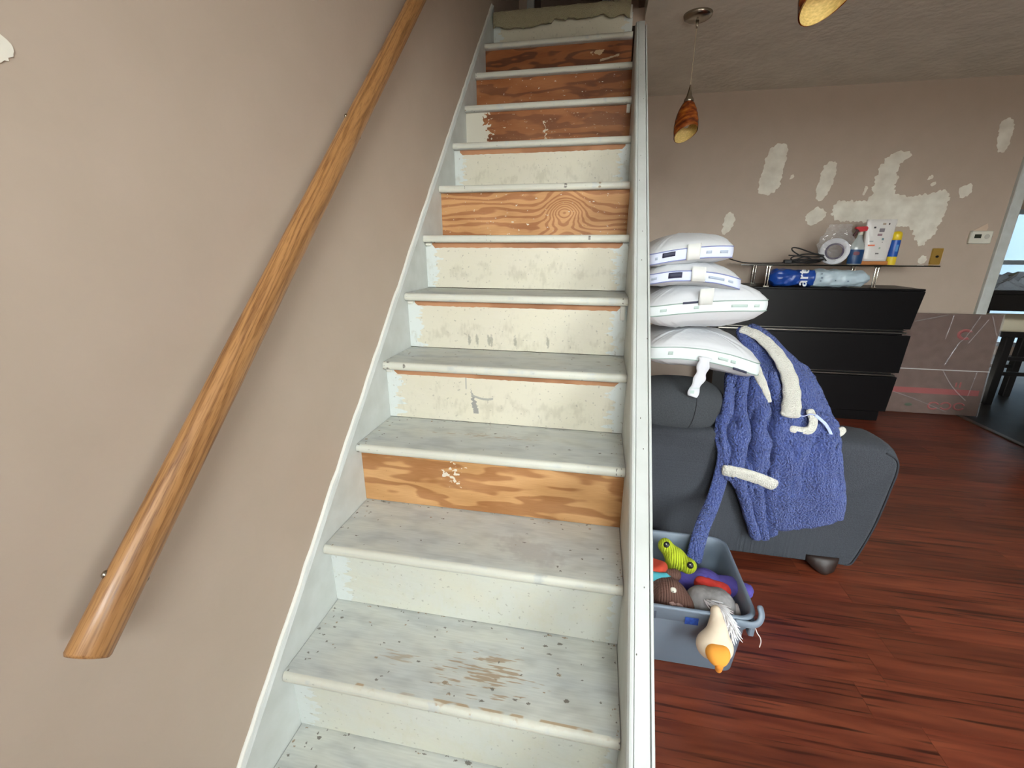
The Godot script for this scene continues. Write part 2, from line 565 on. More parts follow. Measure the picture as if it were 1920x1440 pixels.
	struct("floor_upper", MB.new().box(Vector3(0.42, 2.62, -3.65), Vector3(0.9, 0.08, 2.2), 0.0), M.wall)
	# wall that closes the space under the stair
	var prof := PackedVector2Array([Vector2(0.1, 0.0), Vector2(-0.02, 0.12), Vector2(-2.16, 2.22), Vector2(-2.55, YC), Vector2(ZB, YC), Vector2(ZB, 0.0)])
	struct("wall_under_stair", MB.new().prism(prof, 0.022, Transform3D(Basis(Vector3(0, 0, 1), Vector3.UP, Vector3.LEFT), Vector3(0.850, 0, 0))), M.wall)

func wood_pic(w: int, h: int, sd: int, lx: float, ly: float, rows: float, warp: float, light: Color, dark: Color, knot := Vector3.ZERO, paint = null) -> ImageTexture:
	# flat-sawn veneer: contour bands of a warped height, with fine pores along the grain
	var n1 := nz(sd, 1.0, 3)
	var n2 := nz(sd + 1, 1.0, 2)
	var n3 := nz(sd + 2, 1.0, 2)
	return picture(w, h, func(px: int, py: int) -> Color:
		var x := lx * px / w
		var y := ly * py / h
		var g := y * rows + n1.get_noise_2d(x * 1.6, y * 9.0) * warp + n2.get_noise_2d(x * 9.0, y * 24.0) * 0.16
		if knot.z > 0.0:
			var dx := (x - knot.x) / 1.3
			var dy := y - knot.y
			g += knot.z * exp(-(dx * dx + dy * dy) / 0.0022) + knot.z * 0.35 * exp(-(dx * dx) / 0.004)
		var s := g - floorf(g)
		var band := smoothstep(0.42, 0.56, s) * (1.0 - smoothstep(0.82, 0.98, s))
		var fine := n3.get_noise_2d(x * 14.0, y * 420.0) * 0.5 + 0.5
		var c := light.lerp(dark, clampf(band * 0.70 + fine * 0.34 - 0.04, 0.0, 1.0))
		var tone := n2.get_noise_2d(x * 3.0 + 40.0, y * 9.0) * 0.08
		c = Color(c.r + tone, c.g + tone, c.b + tone)
		if paint != null: c = paint.call(c, x, y)
		return c)

func floor_planks() -> void:
	var base := struct("floor", MB.new().box(Vector3(1.87, -0.055, -1.1), Vector3(3.93, 0.09, 5.6), 0.0), mat(c8(40, 20, 14), 0.6), "dark reddish brown laminate floor of the living room")
	var mats := []
	for v in 7:
		var n1 := nz(300 + v, 1.0, 4)
		var n2 := nz(330 + v, 1.0, 3)
		var n3 := nz(360 + v, 1.0, 2)
		var tone := 0.86 + 0.07 * (v % 4)
		var tex := picture(720, 80, func(px: int, py: int) -> Color:
			var x := 1.2 * px / 720.0
			var y := 0.13 * py / 80.0
			var a := n1.get_noise_2d(x * 1.3, y * 20.0) * 0.7 + 0.5
			var streak := smoothstep(0.20, 0.62, n2.get_noise_2d(x * 1.3, y * 46.0))
			var swirl := sin((y * 60.0 + n3.get_noise_2d(x * 1.4, y * 9.0) * 5.0) * 1.5) * 0.5 + 0.5
			var fine := n3.get_noise_2d(x * 30.0, y * 900.0) * 0.07
			var c := c8(102, 44, 30).lerp(c8(146, 76, 50), clampf(a * 0.75 + swirl * 0.3 - 0.08 + fine, 0.0, 1.0))
			c = c.lerp(c8(52, 22, 15), streak * 0.8)
			return c * tone)
		var m := mat(Color(1, 1, 1), 0.34)
		m.albedo_texture = tex
		m.metallic_specular = 0.5
		m.roughness_texture = noise_tex(390, 0.02, 3, FastNoiseLite.TYPE_SIMPLEX_SMOOTH, 256, false, 4.0, [Color(0.85, 0.85, 0.85), Color(1, 1, 1)]) if v == 0 else mats[0].roughness_texture
		mats.append(m)
	var shapes := {}
	var z := ZB + 0.063
	var row := 0
	while z < 1.54:
		var x := 0.855 - rng.randf_range(0.0, 1.1)
		if z > 0.15: x = -0.01 - rng.randf_range(0.0, 1.1)
		var x_from := 0.855 if z <= 0.15 else -0.01
		while x < XR - 0.003:
			var a := maxf(x, x_from)
			var b := minf(x + 1.2, XR)
			if b - a > 0.02:
				var o := MeshInstance3D.new()
				var key := int(round((b - a) * 1000.0))
				if not shapes.has(key): shapes[key] = MB.new().box(Vector3.ZERO, Vector3(b - a - 0.0008, 0.012, 0.1252), 0.0, true).mesh()
				o.mesh = shapes[key]
				o.material_override = mats[rng.randi() % 7]
				o.name = "plank"
				base.add_child(o, true)
				o.position = Vector3((a + b) * 0.5, -0.006, z)
				if rng.randf() < 0.5: o.rotation.y = PI
			x += 1.2
		z += 0.126
		row += 1
	struct("trim_3", MB.new().box(Vector3(XR + 0.014, 0.003, -1.15), Vector3(0.045, 0.012, 5.4), 0.005), mat(c8(108, 94, 82), 0.35, 0.3), "thin threshold strip between the wooden and the grey floor")
	struct("floor_kitchen", MB.new().box(Vector3(5.6, -0.05, -2.5), Vector3(3.5, 0.098, 8.2), 0.0), M.tile, "dark grey floor of the next room")

# speckled, chipped and stained white paint on one tread
func tread_pic(k: int) -> ImageTexture:
	var w := 720
	var h := 216
	var n1 := nz(500 + k * 3, 1.0, 4)
	var n2 := nz(501 + k * 3, 1.0, 3)
	var n3 := nz(502 + k * 3, 1.0, 2)
	var r := RandomNumberGenerator.new()
	r.seed = 900 + k
	var chips := []
	for i in 34 + (30 if k < 3 else 0):
		chips.append([r.randf(), r.randf() * (0.9 if k < 5 else 1.0), r.randf_range(0.0009, 0.0024) * (1.8 if r.randf() < 0.16 else 1.0), r.randf_range(0.5, 2.2), r.randf()])
	for i in 12: chips.append([r.randf() * 0.06, r.randf(), r.randf_range(0.0012, 0.0036), r.randf_range(0.6, 1.6), r.randf()])
	for i in 16: chips.append([r.randf(), r.randf() * 0.05, r.randf_range(0.001, 0.0022), r.randf_range(0.6, 3.0), r.randf()])
	for i in 10: chips.append([0.97 + r.randf() * 0.03, r.randf(), r.randf_range(0.001, 0.0022), r.randf_range(0.5, 1.4), r.randf()])
	var grid := {}
	for c in chips:
		for gx in range(int(c[0] * 24) - 1, int(c[0] * 24) + 2):
			if not grid.has(gx): grid[gx] = []
			grid[gx].append(c)
	var warm := c8(207, 207, 197)
	var cool := c8(196, 200, 199)
	return picture(w, h, func(px: int, py: int) -> Color:
		var u := float(px) / w
		var v := float(py) / h
		var x := u * 0.8
		var y := v * 0.24
		var c := warm.lerp(cool, clampf(n1.get_noise_2d(x * 4.0, y * 9.0) * 0.6 + 0.5, 0.0, 1.0))
		var dirt := smoothstep(-0.2, 0.7, n2.get_noise_2d(x * 7.0, y * 18.0)) * 0.06 + n3.get_noise_2d(x * 12.0, y * 160.0) * 0.03
		c = Color(c.r - dirt, c.g - dirt, c.b - dirt * 0.95)
		if k == 2:      # paint rubbed down to the wood in the middle
			var d := Vector2((u - 0.60) / 0.16, (v - 0.58) / 0.26).length()
			var rub := smoothstep(0.10, 0.30, n2.get_noise_2d(x * 9.0 + 3.0, y * 110.0) * 0.9 + n3.get_noise_2d(x * 20.0, y * 30.0) * 0.35 + 0.36 - d * 0.62)
			c = c.lerp(c8(164, 140, 114), rub * 0.8)
			var d2 := Vector2((u - 0.33) / 0.06, (v - 0.58) / 0.10).length()
			var rub2 := smoothstep(0.12, 0.30, n2.get_noise_2d(x * 9.0 + 9.0, y * 120.0) * 0.9 + 0.22 - d2 * 0.4)
			c = c.lerp(c8(172, 152, 128), rub2 * 0.6)
			if v > 0.93 and v < 0.985 + n3.get_noise_2d(x * 40.0, 0.0) * 0.02: c = c.lerp(c8(172, 142, 108), smoothstep(0.0, 0.25, n3.get_noise_2d(x * 14.0, y * 20.0) + 0.22 - absf(u - 0.62) * 0.8) * 0.75)
		elif k == 3:    # grey scuffed stain
			var d := Vector2((u - 0.70) / 0.13, (v - 0.62 - (u - 0.7) * 0.9) / 0.20).length()
			c = c.lerp(c8(172, 169, 166), (1.0 - smoothstep(0.45, 1.15, d + n2.get_noise_2d(x * 30.0, y * 30.0) * 0.5)) * 0.55)
		elif k == 4:
			var d := absf(v - 0.42) / 0.05
			c = c.lerp(c8(176, 158, 138), smoothstep(0.1, 0.5, n2.get_noise_2d(x * 22.0, y * 130.0) + 0.32 - d * 0.3 - absf(u - 0.46) * 1.6) * 0.75)
		if v > 0.952:      # the nosing kept more of its cream paint
			var keep := smoothstep(-0.62, -0.25, n1.get_noise_2d(x * 14.0, v * 8.0))
			c = c.lerp(c8(213, 211, 197), keep * 0.9)
		for q in grid.get(int(u * 24), []):
			var dx: float = (u - q[0]) * 0.8 / q[3]
			var dy: float = (v - q[1]) * 0.24
			if absf(dy) > 0.014: continue
			var e: float = sqrt(dx * dx + dy * dy) + n3.get_noise_2d(x * 220.0, y * 220.0) * 0.0022
			if e < q[2]: c = c.lerp(c8(104, 98, 90) if q[4] < 0.75 else c8(150, 128, 104), 0.85)
		return c)

# cream paint of a riser with kicked-on grime and whiter, ragged ends
func riser_pic(k: int) -> ImageTexture:
	var n1 := nz(700 + k * 3, 1.0, 4)
	var n2 := nz(701 + k * 3, 1.0, 4)
	var n3 := nz(702 + k * 3, 1.0, 2)
	var cream := c8(214, 207, 189) if k > 4 else c8(208, 208, 198)
	return picture(640, 150, func(px: int, py: int) -> Color:
		var u := px / 640.0
		var v := py / 150.0
		var x := u * 0.8
		var y := v * 0.17
		var c := cream.lerp(c8(214, 208, 186), clampf(n1.get_noise_2d(x * 5.0, y * 8.0) + 0.3, 0.0, 1.0) * 0.6)
		var edge := 0.055 + n2.get_noise_2d(3.0, y * 40.0) * 0.05 + n3.get_noise_2d(u * 30.0, y * 80.0) * 0.02
		if u < edge or u > 1.0 - edge * (1.0 if k > 4 else 0.5): c = c8(214, 218, 214)
		var scuff := smoothstep(-0.05, 0.75, n2.get_noise_2d(x * 12.0, y * 12.0) + n1.get_noise_2d(x * 70.0, y * 26.0) * 0.5 - absf(v - 0.68) * 1.3 - absf(u - 0.5) * 0.5 + 0.25)
		if k >= 5: c = c.lerp(c8(168, 160, 140), scuff * 0.30)
		else: c = c.lerp(c8(204, 200, 176), scuff * 0.32)
		var spot := smoothstep(0.60, 0.70, n3.get_noise_2d(x * 60.0, y * 60.0))
		c = c.lerp(c8(140, 134, 122), spot * 0.4)
		if k == 5:      # knocked-off paint: a grey gouge with a thin tail
			var gx := x - 0.305 - (v - 0.5) * 0.03
			if absf(gx + n3.get_noise_2d(1.0, y * 90.0) * 0.006) < 0.009 * smoothstep(0.28, 0.7, v) and v > 0.3 and v < 0.82: c = c8(150, 147, 142)
			var tail := absf(y - 0.080 - sin((x - 0.31) * 40.0) * 0.008)
			if x > 0.30 and x < 0.375 and tail < 0.0035: c = c8(166, 163, 155)
			if absf(x - 0.282) < 0.003 and v > 0.06 and v < 0.34: c = c8(178, 174, 164)
		if k == 6:      # heel marks
			for hx in [0.235, 0.265, 0.31, 0.32, 0.41, 0.53]:
				var e := Vector2((x - hx - (v - 0.8) * 0.012) / 0.006, (v - 0.80) / 0.12).length() + n3.get_noise_2d(x * 90.0, y * 90.0) * 0.4
				c = c.lerp(c8(132, 128, 116), 0.55 * (1.0 - smoothstep(0.6, 1.2, e)))
		return c)

func stairs() -> void:
	var t := thing("staircase", "white painted wooden staircase with worn treads and some bare plywood risers", "staircase", Vector3(WID / 2, 0, 0))
	t.position = Vector3.ZERO
	var paint: Material = M.trim
	# risers; seven of them are stripped to the plywood
	var plain := nz(41, 1.0, 2)
	var fleck := nz(42, 1.0, 3)
	var spots := func(c: Color, x: float, y: float) -> Color:      # small left-over flecks of white paint
		if fleck.get_noise_2d(x * 34.0, y * 60.0) > 0.62: return c8(216, 208, 190)
		if plain.get_noise_2d(x * 200.0, y * 200.0) > 0.82: return c8(70, 48, 34)
		return c
	var scar4 := func(c: Color, x: float, y: float) -> Color:
		if fleck.get_noise_2d(x * 42.0, y * 52.0) + 0.50 - Vector2((x - 0.295) / 0.034, (y - 0.060) / 0.034).length() * 0.5 > 0.36: return c8(226, 216, 200)
		if plain.get_noise_2d(x * 200.0, y * 200.0) > 0.84: return c8(96, 66, 44)
		return c
	var scar10 := func(c: Color, x: float, y: float) -> Color:
		var wob := fleck.get_noise_2d(x * 30.0, y * 40.0)
		if x < 0.11 + wob * 0.06 - y * 0.45 + smoothstep(0.03, 0.10, y) * 0.06 and y > 0.0: return c8(214, 208, 192)
		if absf(x - 0.40 - wob * 0.02) < 0.0035 and fleck.get_noise_2d(x * 40.0, y * 120.0) > -0.15 and y > 0.05: return c8(214, 204, 184)
		if Vector2((x - 0.405) / 0.011, (y - 0.135) / 0.013).length() < 0.9 + wob: return c8(200, 178, 146)
		if fleck.get_noise_2d(x * 26.0 + 8.0, y * 110.0) > 0.60: return c8(206, 186, 158)
		return c
	var scar12 := func(c: Color, x: float, y: float) -> Color:
		var wob := fleck.get_noise_2d(x * 30.0, y * 40.0)
		if Vector2((x - 0.625) / 0.035, (y - 0.045) / 0.014).length() < 0.9 + wob * 0.7: return c8(206, 176, 138)
		if absf(y - 0.075 + (x - 0.68) * 0.20) < 0.0045 + wob * 0.003 and x > 0.635 and x < 0.735: return c8(202, 178, 148)
		return c
	var la := c8(204, 154, 102)
	var da := c8(164, 104, 60)
	var ply := {
		4: wood_pic(720, 160, 61, 0.8, 0.175, 12.0, 1.3, c8(206, 158, 106), c8(156, 104, 60), Vector3.ZERO, scar4),
		8: wood_pic(720, 160, 66, 0.8, 0.175, 34.0, 1.1, la, c8(158, 100, 58), Vector3(0.54, 0.08, 5.0), spots),
		10: wood_pic(720, 160, 71, 0.8, 0.175, 14.0, 0.8, c8(164, 102, 56), c8(122, 72, 38), Vector3.ZERO, scar10),
		11: wood_pic(720, 160, 76, 0.8, 0.175, 9.0, 1.0, c8(166, 102, 54), c8(116, 66, 34), Vector3.ZERO, spots),
		12: wood_pic(720, 160, 86, 0.8, 0.175, 7.0, 1.6, c8(160, 94, 48), c8(98, 54, 28), Vector3.ZERO, scar12)}
	var strip_mat := mat(c8(186, 134, 98), 0.75)
	strip_mat.albedo_texture = wood_pic(512, 24, 91, 0.8, 0.02, 50.0, 0.6, Color(1, 1, 1), Color(0.84, 0.80, 0.76))
	var stain := noise_tex(44, 0.03, 4, FastNoiseLite.TYPE_SIMPLEX_SMOOTH, 256, true, 3.0)
	for k in range(1, 14):
		var y0 := (k - 1) * RISE + (0.0022 if k > 1 else 0.0)
		var zf := -(k - 1) * RUN - 0.030
		var top := k * RISE - 0.026
		var m := StandardMaterial3D.new()
		m.roughness = 0.55
		var label := ""
		if ply.has(k):
			m.albedo_texture = ply[k]
			m.roughness = 0.62
			label = "bare orange-brown plywood riser"
		else:
			m.albedo_texture = riser_pic(k)
			m.normal_enabled = true
			m.normal_texture = stain
			m.normal_scale = 0.15
		var rs := obj("riser", MB.new().box(Vector3(WID / 2, (y0 + top) / 2, zf - 0.009), Vector3(WID, top - y0, 0.018), 0.0006, true), m, t, label)
		if k in [5, 6, 7, 9]:      # the cove strip is gone: a line of raw wood under the nosing
			var x0 := 0.028
			var x1 := WID - 0.022
			var line := PackedVector2Array()
			line.append(Vector2(x0, 0.0))
			for i in 61:
				var f := i / 60.0
				line.append(Vector2(lerpf(x0, x1, f), -0.021 - fleck.get_noise_2d(f * 60.0, k * 9.0) * 0.0030 + (0.012 if f < 0.012 or f > 0.988 else 0.0)))
			line.append(Vector2(x1, 0.0))
			line.reverse()
			obj("bare_wood_strip", MB.new().prism(line, 0.0012, Transform3D(Basis.IDENTITY, Vector3(0, top, zf))), strip_mat, rs)
	# treads, each with a rounded nosing
	for k in range(1, 13):
		var y := k * RISE
		var zn := -(k - 1) * RUN
		var m := StandardMaterial3D.new()
		m.albedo_texture = tread_pic(k)
		m.roughness = 0.5
		m.normal_enabled = true
		m.normal_texture = stain
		m.normal_scale = 0.12
		var b := MB.new()
		# the profile runs over the top, round the nosing and back underneath
		var rows := []
		var nx := 2
		var d := RUN + 0.034
		var wob := nz(1200 + k, 6.0, 2)
		var prof := [[-d, 0.0], [-0.02, 0.0], [-0.0125, 0.0], [-0.006, -0.001], [-0.002, -0.005], [0.0, -0.012], [0.0, -0.019], [-0.003, -0.025], [-0.009, -0.0275], [-0.045, -0.0275]]
		var nseg := 24
		for p in prof:
			var r := []
			for i in nseg + 1:
				var x := lerpf(0.0018, WID - 0.0014, float(i) / nseg)
				r.append(Vector3(x, y + p[1], zn + p[0] + (wob.get_noise_2d(x, 0.0) * 0.0012 if p[0] > -0.02 else 0.0)))
			rows.append(r)
		for i in prof.size() - 1:
			for j in nseg:
				var uv := func(a: int, jj: int) -> Vector2: return Vector2(float(jj) / nseg, clampf((prof[a][0] + d) / d, 0.0, 1.0) - (0.02 * maxf(0.0, a - 5.0)))
				b.quad(rows[i][j], rows[i][j + 1], rows[i + 1][j + 1], rows[i + 1][j], uv.call(i, j), uv.call(i, j + 1), uv.call(i + 1, j + 1), uv.call(i + 1, j))
		var last := prof.size() - 1
		b.done(5)
		for j in nseg: b.quad(rows[0][j], rows[0][j + 1], rows[last][j + 1], rows[last][j])
		b.flip_done(7)
		for e in [0, nseg]:
			for i in range(1, last): b.tri(rows[0][e], rows[i][e], rows[i + 1][e])
			b.done(6)
		obj("tread", b, m, t)
	# skirting board up the left wall and the closed string on the right
	var run_dir := Vector3(0, RISE, -RUN)
	var sweep := func(profile: Array, k0: float, k1: float, wave := 0.0) -> MB:      # profile: [x, height over the nosing line]
		var b := MB.new()
		var rows := []
		var w := nz(77, 1.0, 3)
		var n := 90 if wave > 0.0 else 30
		for i in n + 1:
			var k := lerpf(k0, k1, float(i) / n)
			var ring := []
			for p in profile: ring.append(step_at(k, p[1] + (w.get_noise_2d(k * 3.0, 0.0) * wave if p[2] > 0 else 0.0)) + Vector3(p[0], 0, 0))
			rows.append(ring)
		for i in n:
			for j in profile.size():
				var j2 := (j + 1) % profile.size()
				b.quad(rows[i][j], rows[i][j2], rows[i + 1][j2], rows[i + 1][j])
		for e in [0, n]:
			for j in range(1, profile.size() - 1): b.tri(rows[e][0], rows[e][j], rows[e][j + 1])
		b.done(-1)
		return b
	obj("skirting_board", sweep.call([[0.0, -0.34, 0], [0.0, 0.030, 0], [-0.004, 0.036, 1], [-0.0155, 0.040, 1], [-0.0155, -0.34, 0]], 0.1, 13.2, 0.010), paint, t)
	obj("caulk_line", sweep.call([[-0.0075, 0.030, 0], [-0.0085, 0.041, 1], [-0.012, 0.046, 1], [-0.0155, 0.046, 1], [-0.0155, 0.030, 0]], 0.1, 13.2, 0.008), mat(c8(232, 230, 222), 0.6), t)
	obj("string_board", sweep.call([[WID, -0.30, 0], [WID, 0.110, 0], [WID + 0.002, 0.120, 0], [WID + 0.006, 0.127, 0], [WID + 0.0105, 0.128, 0], [WID + 0.0135, 0.126, 0], [WID + 0.0145, 0.124, 0], [WID + 0.0155, 0.1285, 0], [WID + 0.0440, 0.1285, 0], [WID + 0.0452, 0.126, 0], [WID + 0.0452, -0.30, 0]], 0.0, 11.25), paint, t)
	obj("edge_strip", sweep.call([[WID + 0.0478, -0.2, 0], [WID + 0.0478, 0.116, 0], [WID + 0.049, 0.119, 0], [WID + 0.0535, 0.119, 0], [WID + 0.055, 0.115, 0], [WID + 0.055, -0.2, 0]], 0.0, 11.2), paint, t)
	var nick := nz(79, 1.0, 2)
	for i in 12:
		var k := 1.4 + i * 0.72 + nick.get_noise_1d(i * 7.0) * 0.6
		var c := step_at(k, 0.1286) + Vector3(WID + 0.029 + nick.get_noise_1d(i * 13.0 + 5.0) * 0.022, 0, 0)
		obj("nail_hole", MB.new().ball(c, Vector3(0.0014, 0.0006, 0.0022), 1.0, Basis(Vector3.RIGHT, 0.776), 8, 5), mat(c8(96, 92, 84), 0.9), t)
	# left-over ends of the missing cove moulding
	for s in [[6, WID - 0.016, -0.052, 0.055], [10, WID - 0.013, -0.035, 0.045], [13, WID - 0.013, -0.005, 0.06]]:
		var k: int = s[0]
		obj("moulding_stub", MB.new().box(Vector3(s[1], k * RISE - 0.028 + s[2] * 0.5 + 0.005, -(k - 1) * RUN - 0.024), Vector3(0.016, s[3], 0.012), 0.002, false, Transform3D.IDENTITY), mat(c8(226, 224, 214), 0.6), t)
	for k in [5, 6, 7]:
		obj("moulding_stub", MB.new().box(Vector3(0.012, k * RISE - 0.034, -(k - 1) * RUN - 0.026), Vector3(0.022, 0.013, 0.010), 0.003), mat(c8(222, 220, 208), 0.6), t)
	# the carpet of the landing, cut off and rolled over the top edge
	var edge := nz(88, 1.0, 3)
	var rows := []
	for i in 15:
		var f := i / 14.0
		var r := []
		for j in 49:
			var u := j / 48.0
			var x := lerpf(0.006, WID - 0.016, u)
			var p: Vector3
			var yt := 13.0 * RISE
			var zt := -12.0 * RUN
			if f < 0.4: p = Vector3(x, yt + 0.022, zt - 0.30 + f / 0.4 * 0.30)
			else:
				var q := (f - 0.4) / 0.6
				var low := 0.062 + edge.get_noise_2d(u * 9.0, 1.0) * 0.02 + 0.012 * sin(u * 7.0) + edge.get_noise_2d(u * 45.0, 5.0) * 0.010
				p = Vector3(x, yt + 0.022 - low * q * q * 1.0 - 0.012 * q, zt + 0.020 * sin(minf(q * 1.4, 1.0) * PI / 2) - 0.012 * q * q)
			p += Vector3(0, edge.get_noise_2d(u * 25.0, f * 12.0) * 0.005, edge.get_noise_2d(u * 20.0 + 9.0, f * 16.0) * 0.006)
			r.append(p)
		rows.append(r)
	var cm := tri_tex(mat(c8(168, 160, 130), 0.95), 6.0, null, noise_tex(89, 0.12, 2, FastNoiseLite.TYPE_SIMPLEX_SMOOTH, 256, true, 8.0), 1.0)
	tag(obj("landing_carpet", MB.new().sheet(rows, 0.012), cm), "olive beige carpet hanging raggedly over the top step", "carpet")

func handrail() -> void:
	var t := thing("handrail", "long varnished oak handrail fixed to the wall beside the stair", "handrail")
	var n1 := nz(201, 1.0, 3)
	var n3 := nz(202, 1.0, 2)
	var tex := picture(160, 1024, func(px: int, py: int) -> Color:
		var a := px / 160.0
		var l := py / 1024.0 * 1.8
		var s := absf(a - 0.62)
		var g := s * 9.0 - l * 2.6 + n1.get_noise_2d(a * 3.0, l * 1.1) * 1.8
		var f := g - floorf(g)
		var band := smoothstep(0.45, 0.8, f) * (1.0 - smoothstep(0.9, 1.0, f))
		var pore := smoothstep(0.05, 0.45, n3.get_noise_2d(a * 70.0, l * 16.0))
		var c := c8(170, 123, 76).lerp(c8(116, 76, 42), clampf(band * 0.55 + pore * 0.42, 0.0, 1.0))
		return c)
	var m := mat(Color(1, 1, 1), 0.42)
	m.albedo_texture = tex
	m.clearcoat_enabled = true
	m.clearcoat = 0.18
	m.clearcoat_roughness = 0.2
	# mopstick section, swept along the slope
	var dir := Vector3(0, RISE, -RUN).normalized()
	var upn := Vector3(0, RUN, RISE).normalized()
	var a0 := Vector3(0.052, 0.868, 0.128)
	var rows := []
	var len_ := 3.9
	for i in 42:
		var s := len_ * i / 41.0
		var ends := [1.0]
		if i == 0: ends = [0.80, 0.93, 1.0]
		if i == 41: ends = [1.0, 0.9]
		for e in ends:
			var ring := []
			for j in 28:
				var a := TAU * j / 28.0 + PI / 2
				var x := cos(a) * 0.0215
				var yy := sin(a) * 0.0295
				if yy < -0.021: yy = -0.021 + (yy + 0.021) * 0.25
				ring.append(a0 + dir * (s + (0.004 if e >= 1.0 and i == 0 else 0.0) - (1.0 - e) * 0.012 * (1.0 if i == 41 else 0.0)) + Vector3(x * e, 0, 0) + upn * yy * e)
			rows.append(ring)
	obj("rail", MB.new().grid(rows, true, true, 1, Vector2(1, len_ / 1.8)), m, t)
	for s in [[0.10, -0.047, -0.042], [1.16, 0.03, -0.12], [2.3, -0.04, -0.05], [3.4, -0.04, -0.05]]:
		var p: Vector3 = a0 + dir * s[0]
		var foot := p + Vector3(WX - p.x + 0.004, s[1], s[2])
		var b := MB.new()
		b.tube([p.lerp(foot, 0.2), p.lerp(foot, 0.6), foot], 0.006, 10)
		b.lathe([Vector2(0, 0.005), Vector2(0.014, 0.005), Vector2(0.018, 0.002), Vector2(0.019, 0.0)], 20, Transform3D(Basis(Vector3(0, 1, 0), Vector3(1, 0, 0), Vector3(0, 0, -1)), Vector3(WX + 0.001, foot.y, foot.z)))
		obj("bracket", b, M.nickel, t)
	# screw heads that show at the edges of the rail
	for s in [[0.098, 0.0265], [1.165, 0.0265]]:
		for side in [-1.0, 1.0]:
			obj("bracket_screw", MB.new().ball(a0 + dir * s[0] + upn * (s[1] * side + 0.0) + Vector3(-0.007 if side > 0.0 else 0.003, 0, 0), Vector3(0.004, 0.006, 0.006), 1.0, Basis.IDENTITY, 12, 8), M.nickel, t)

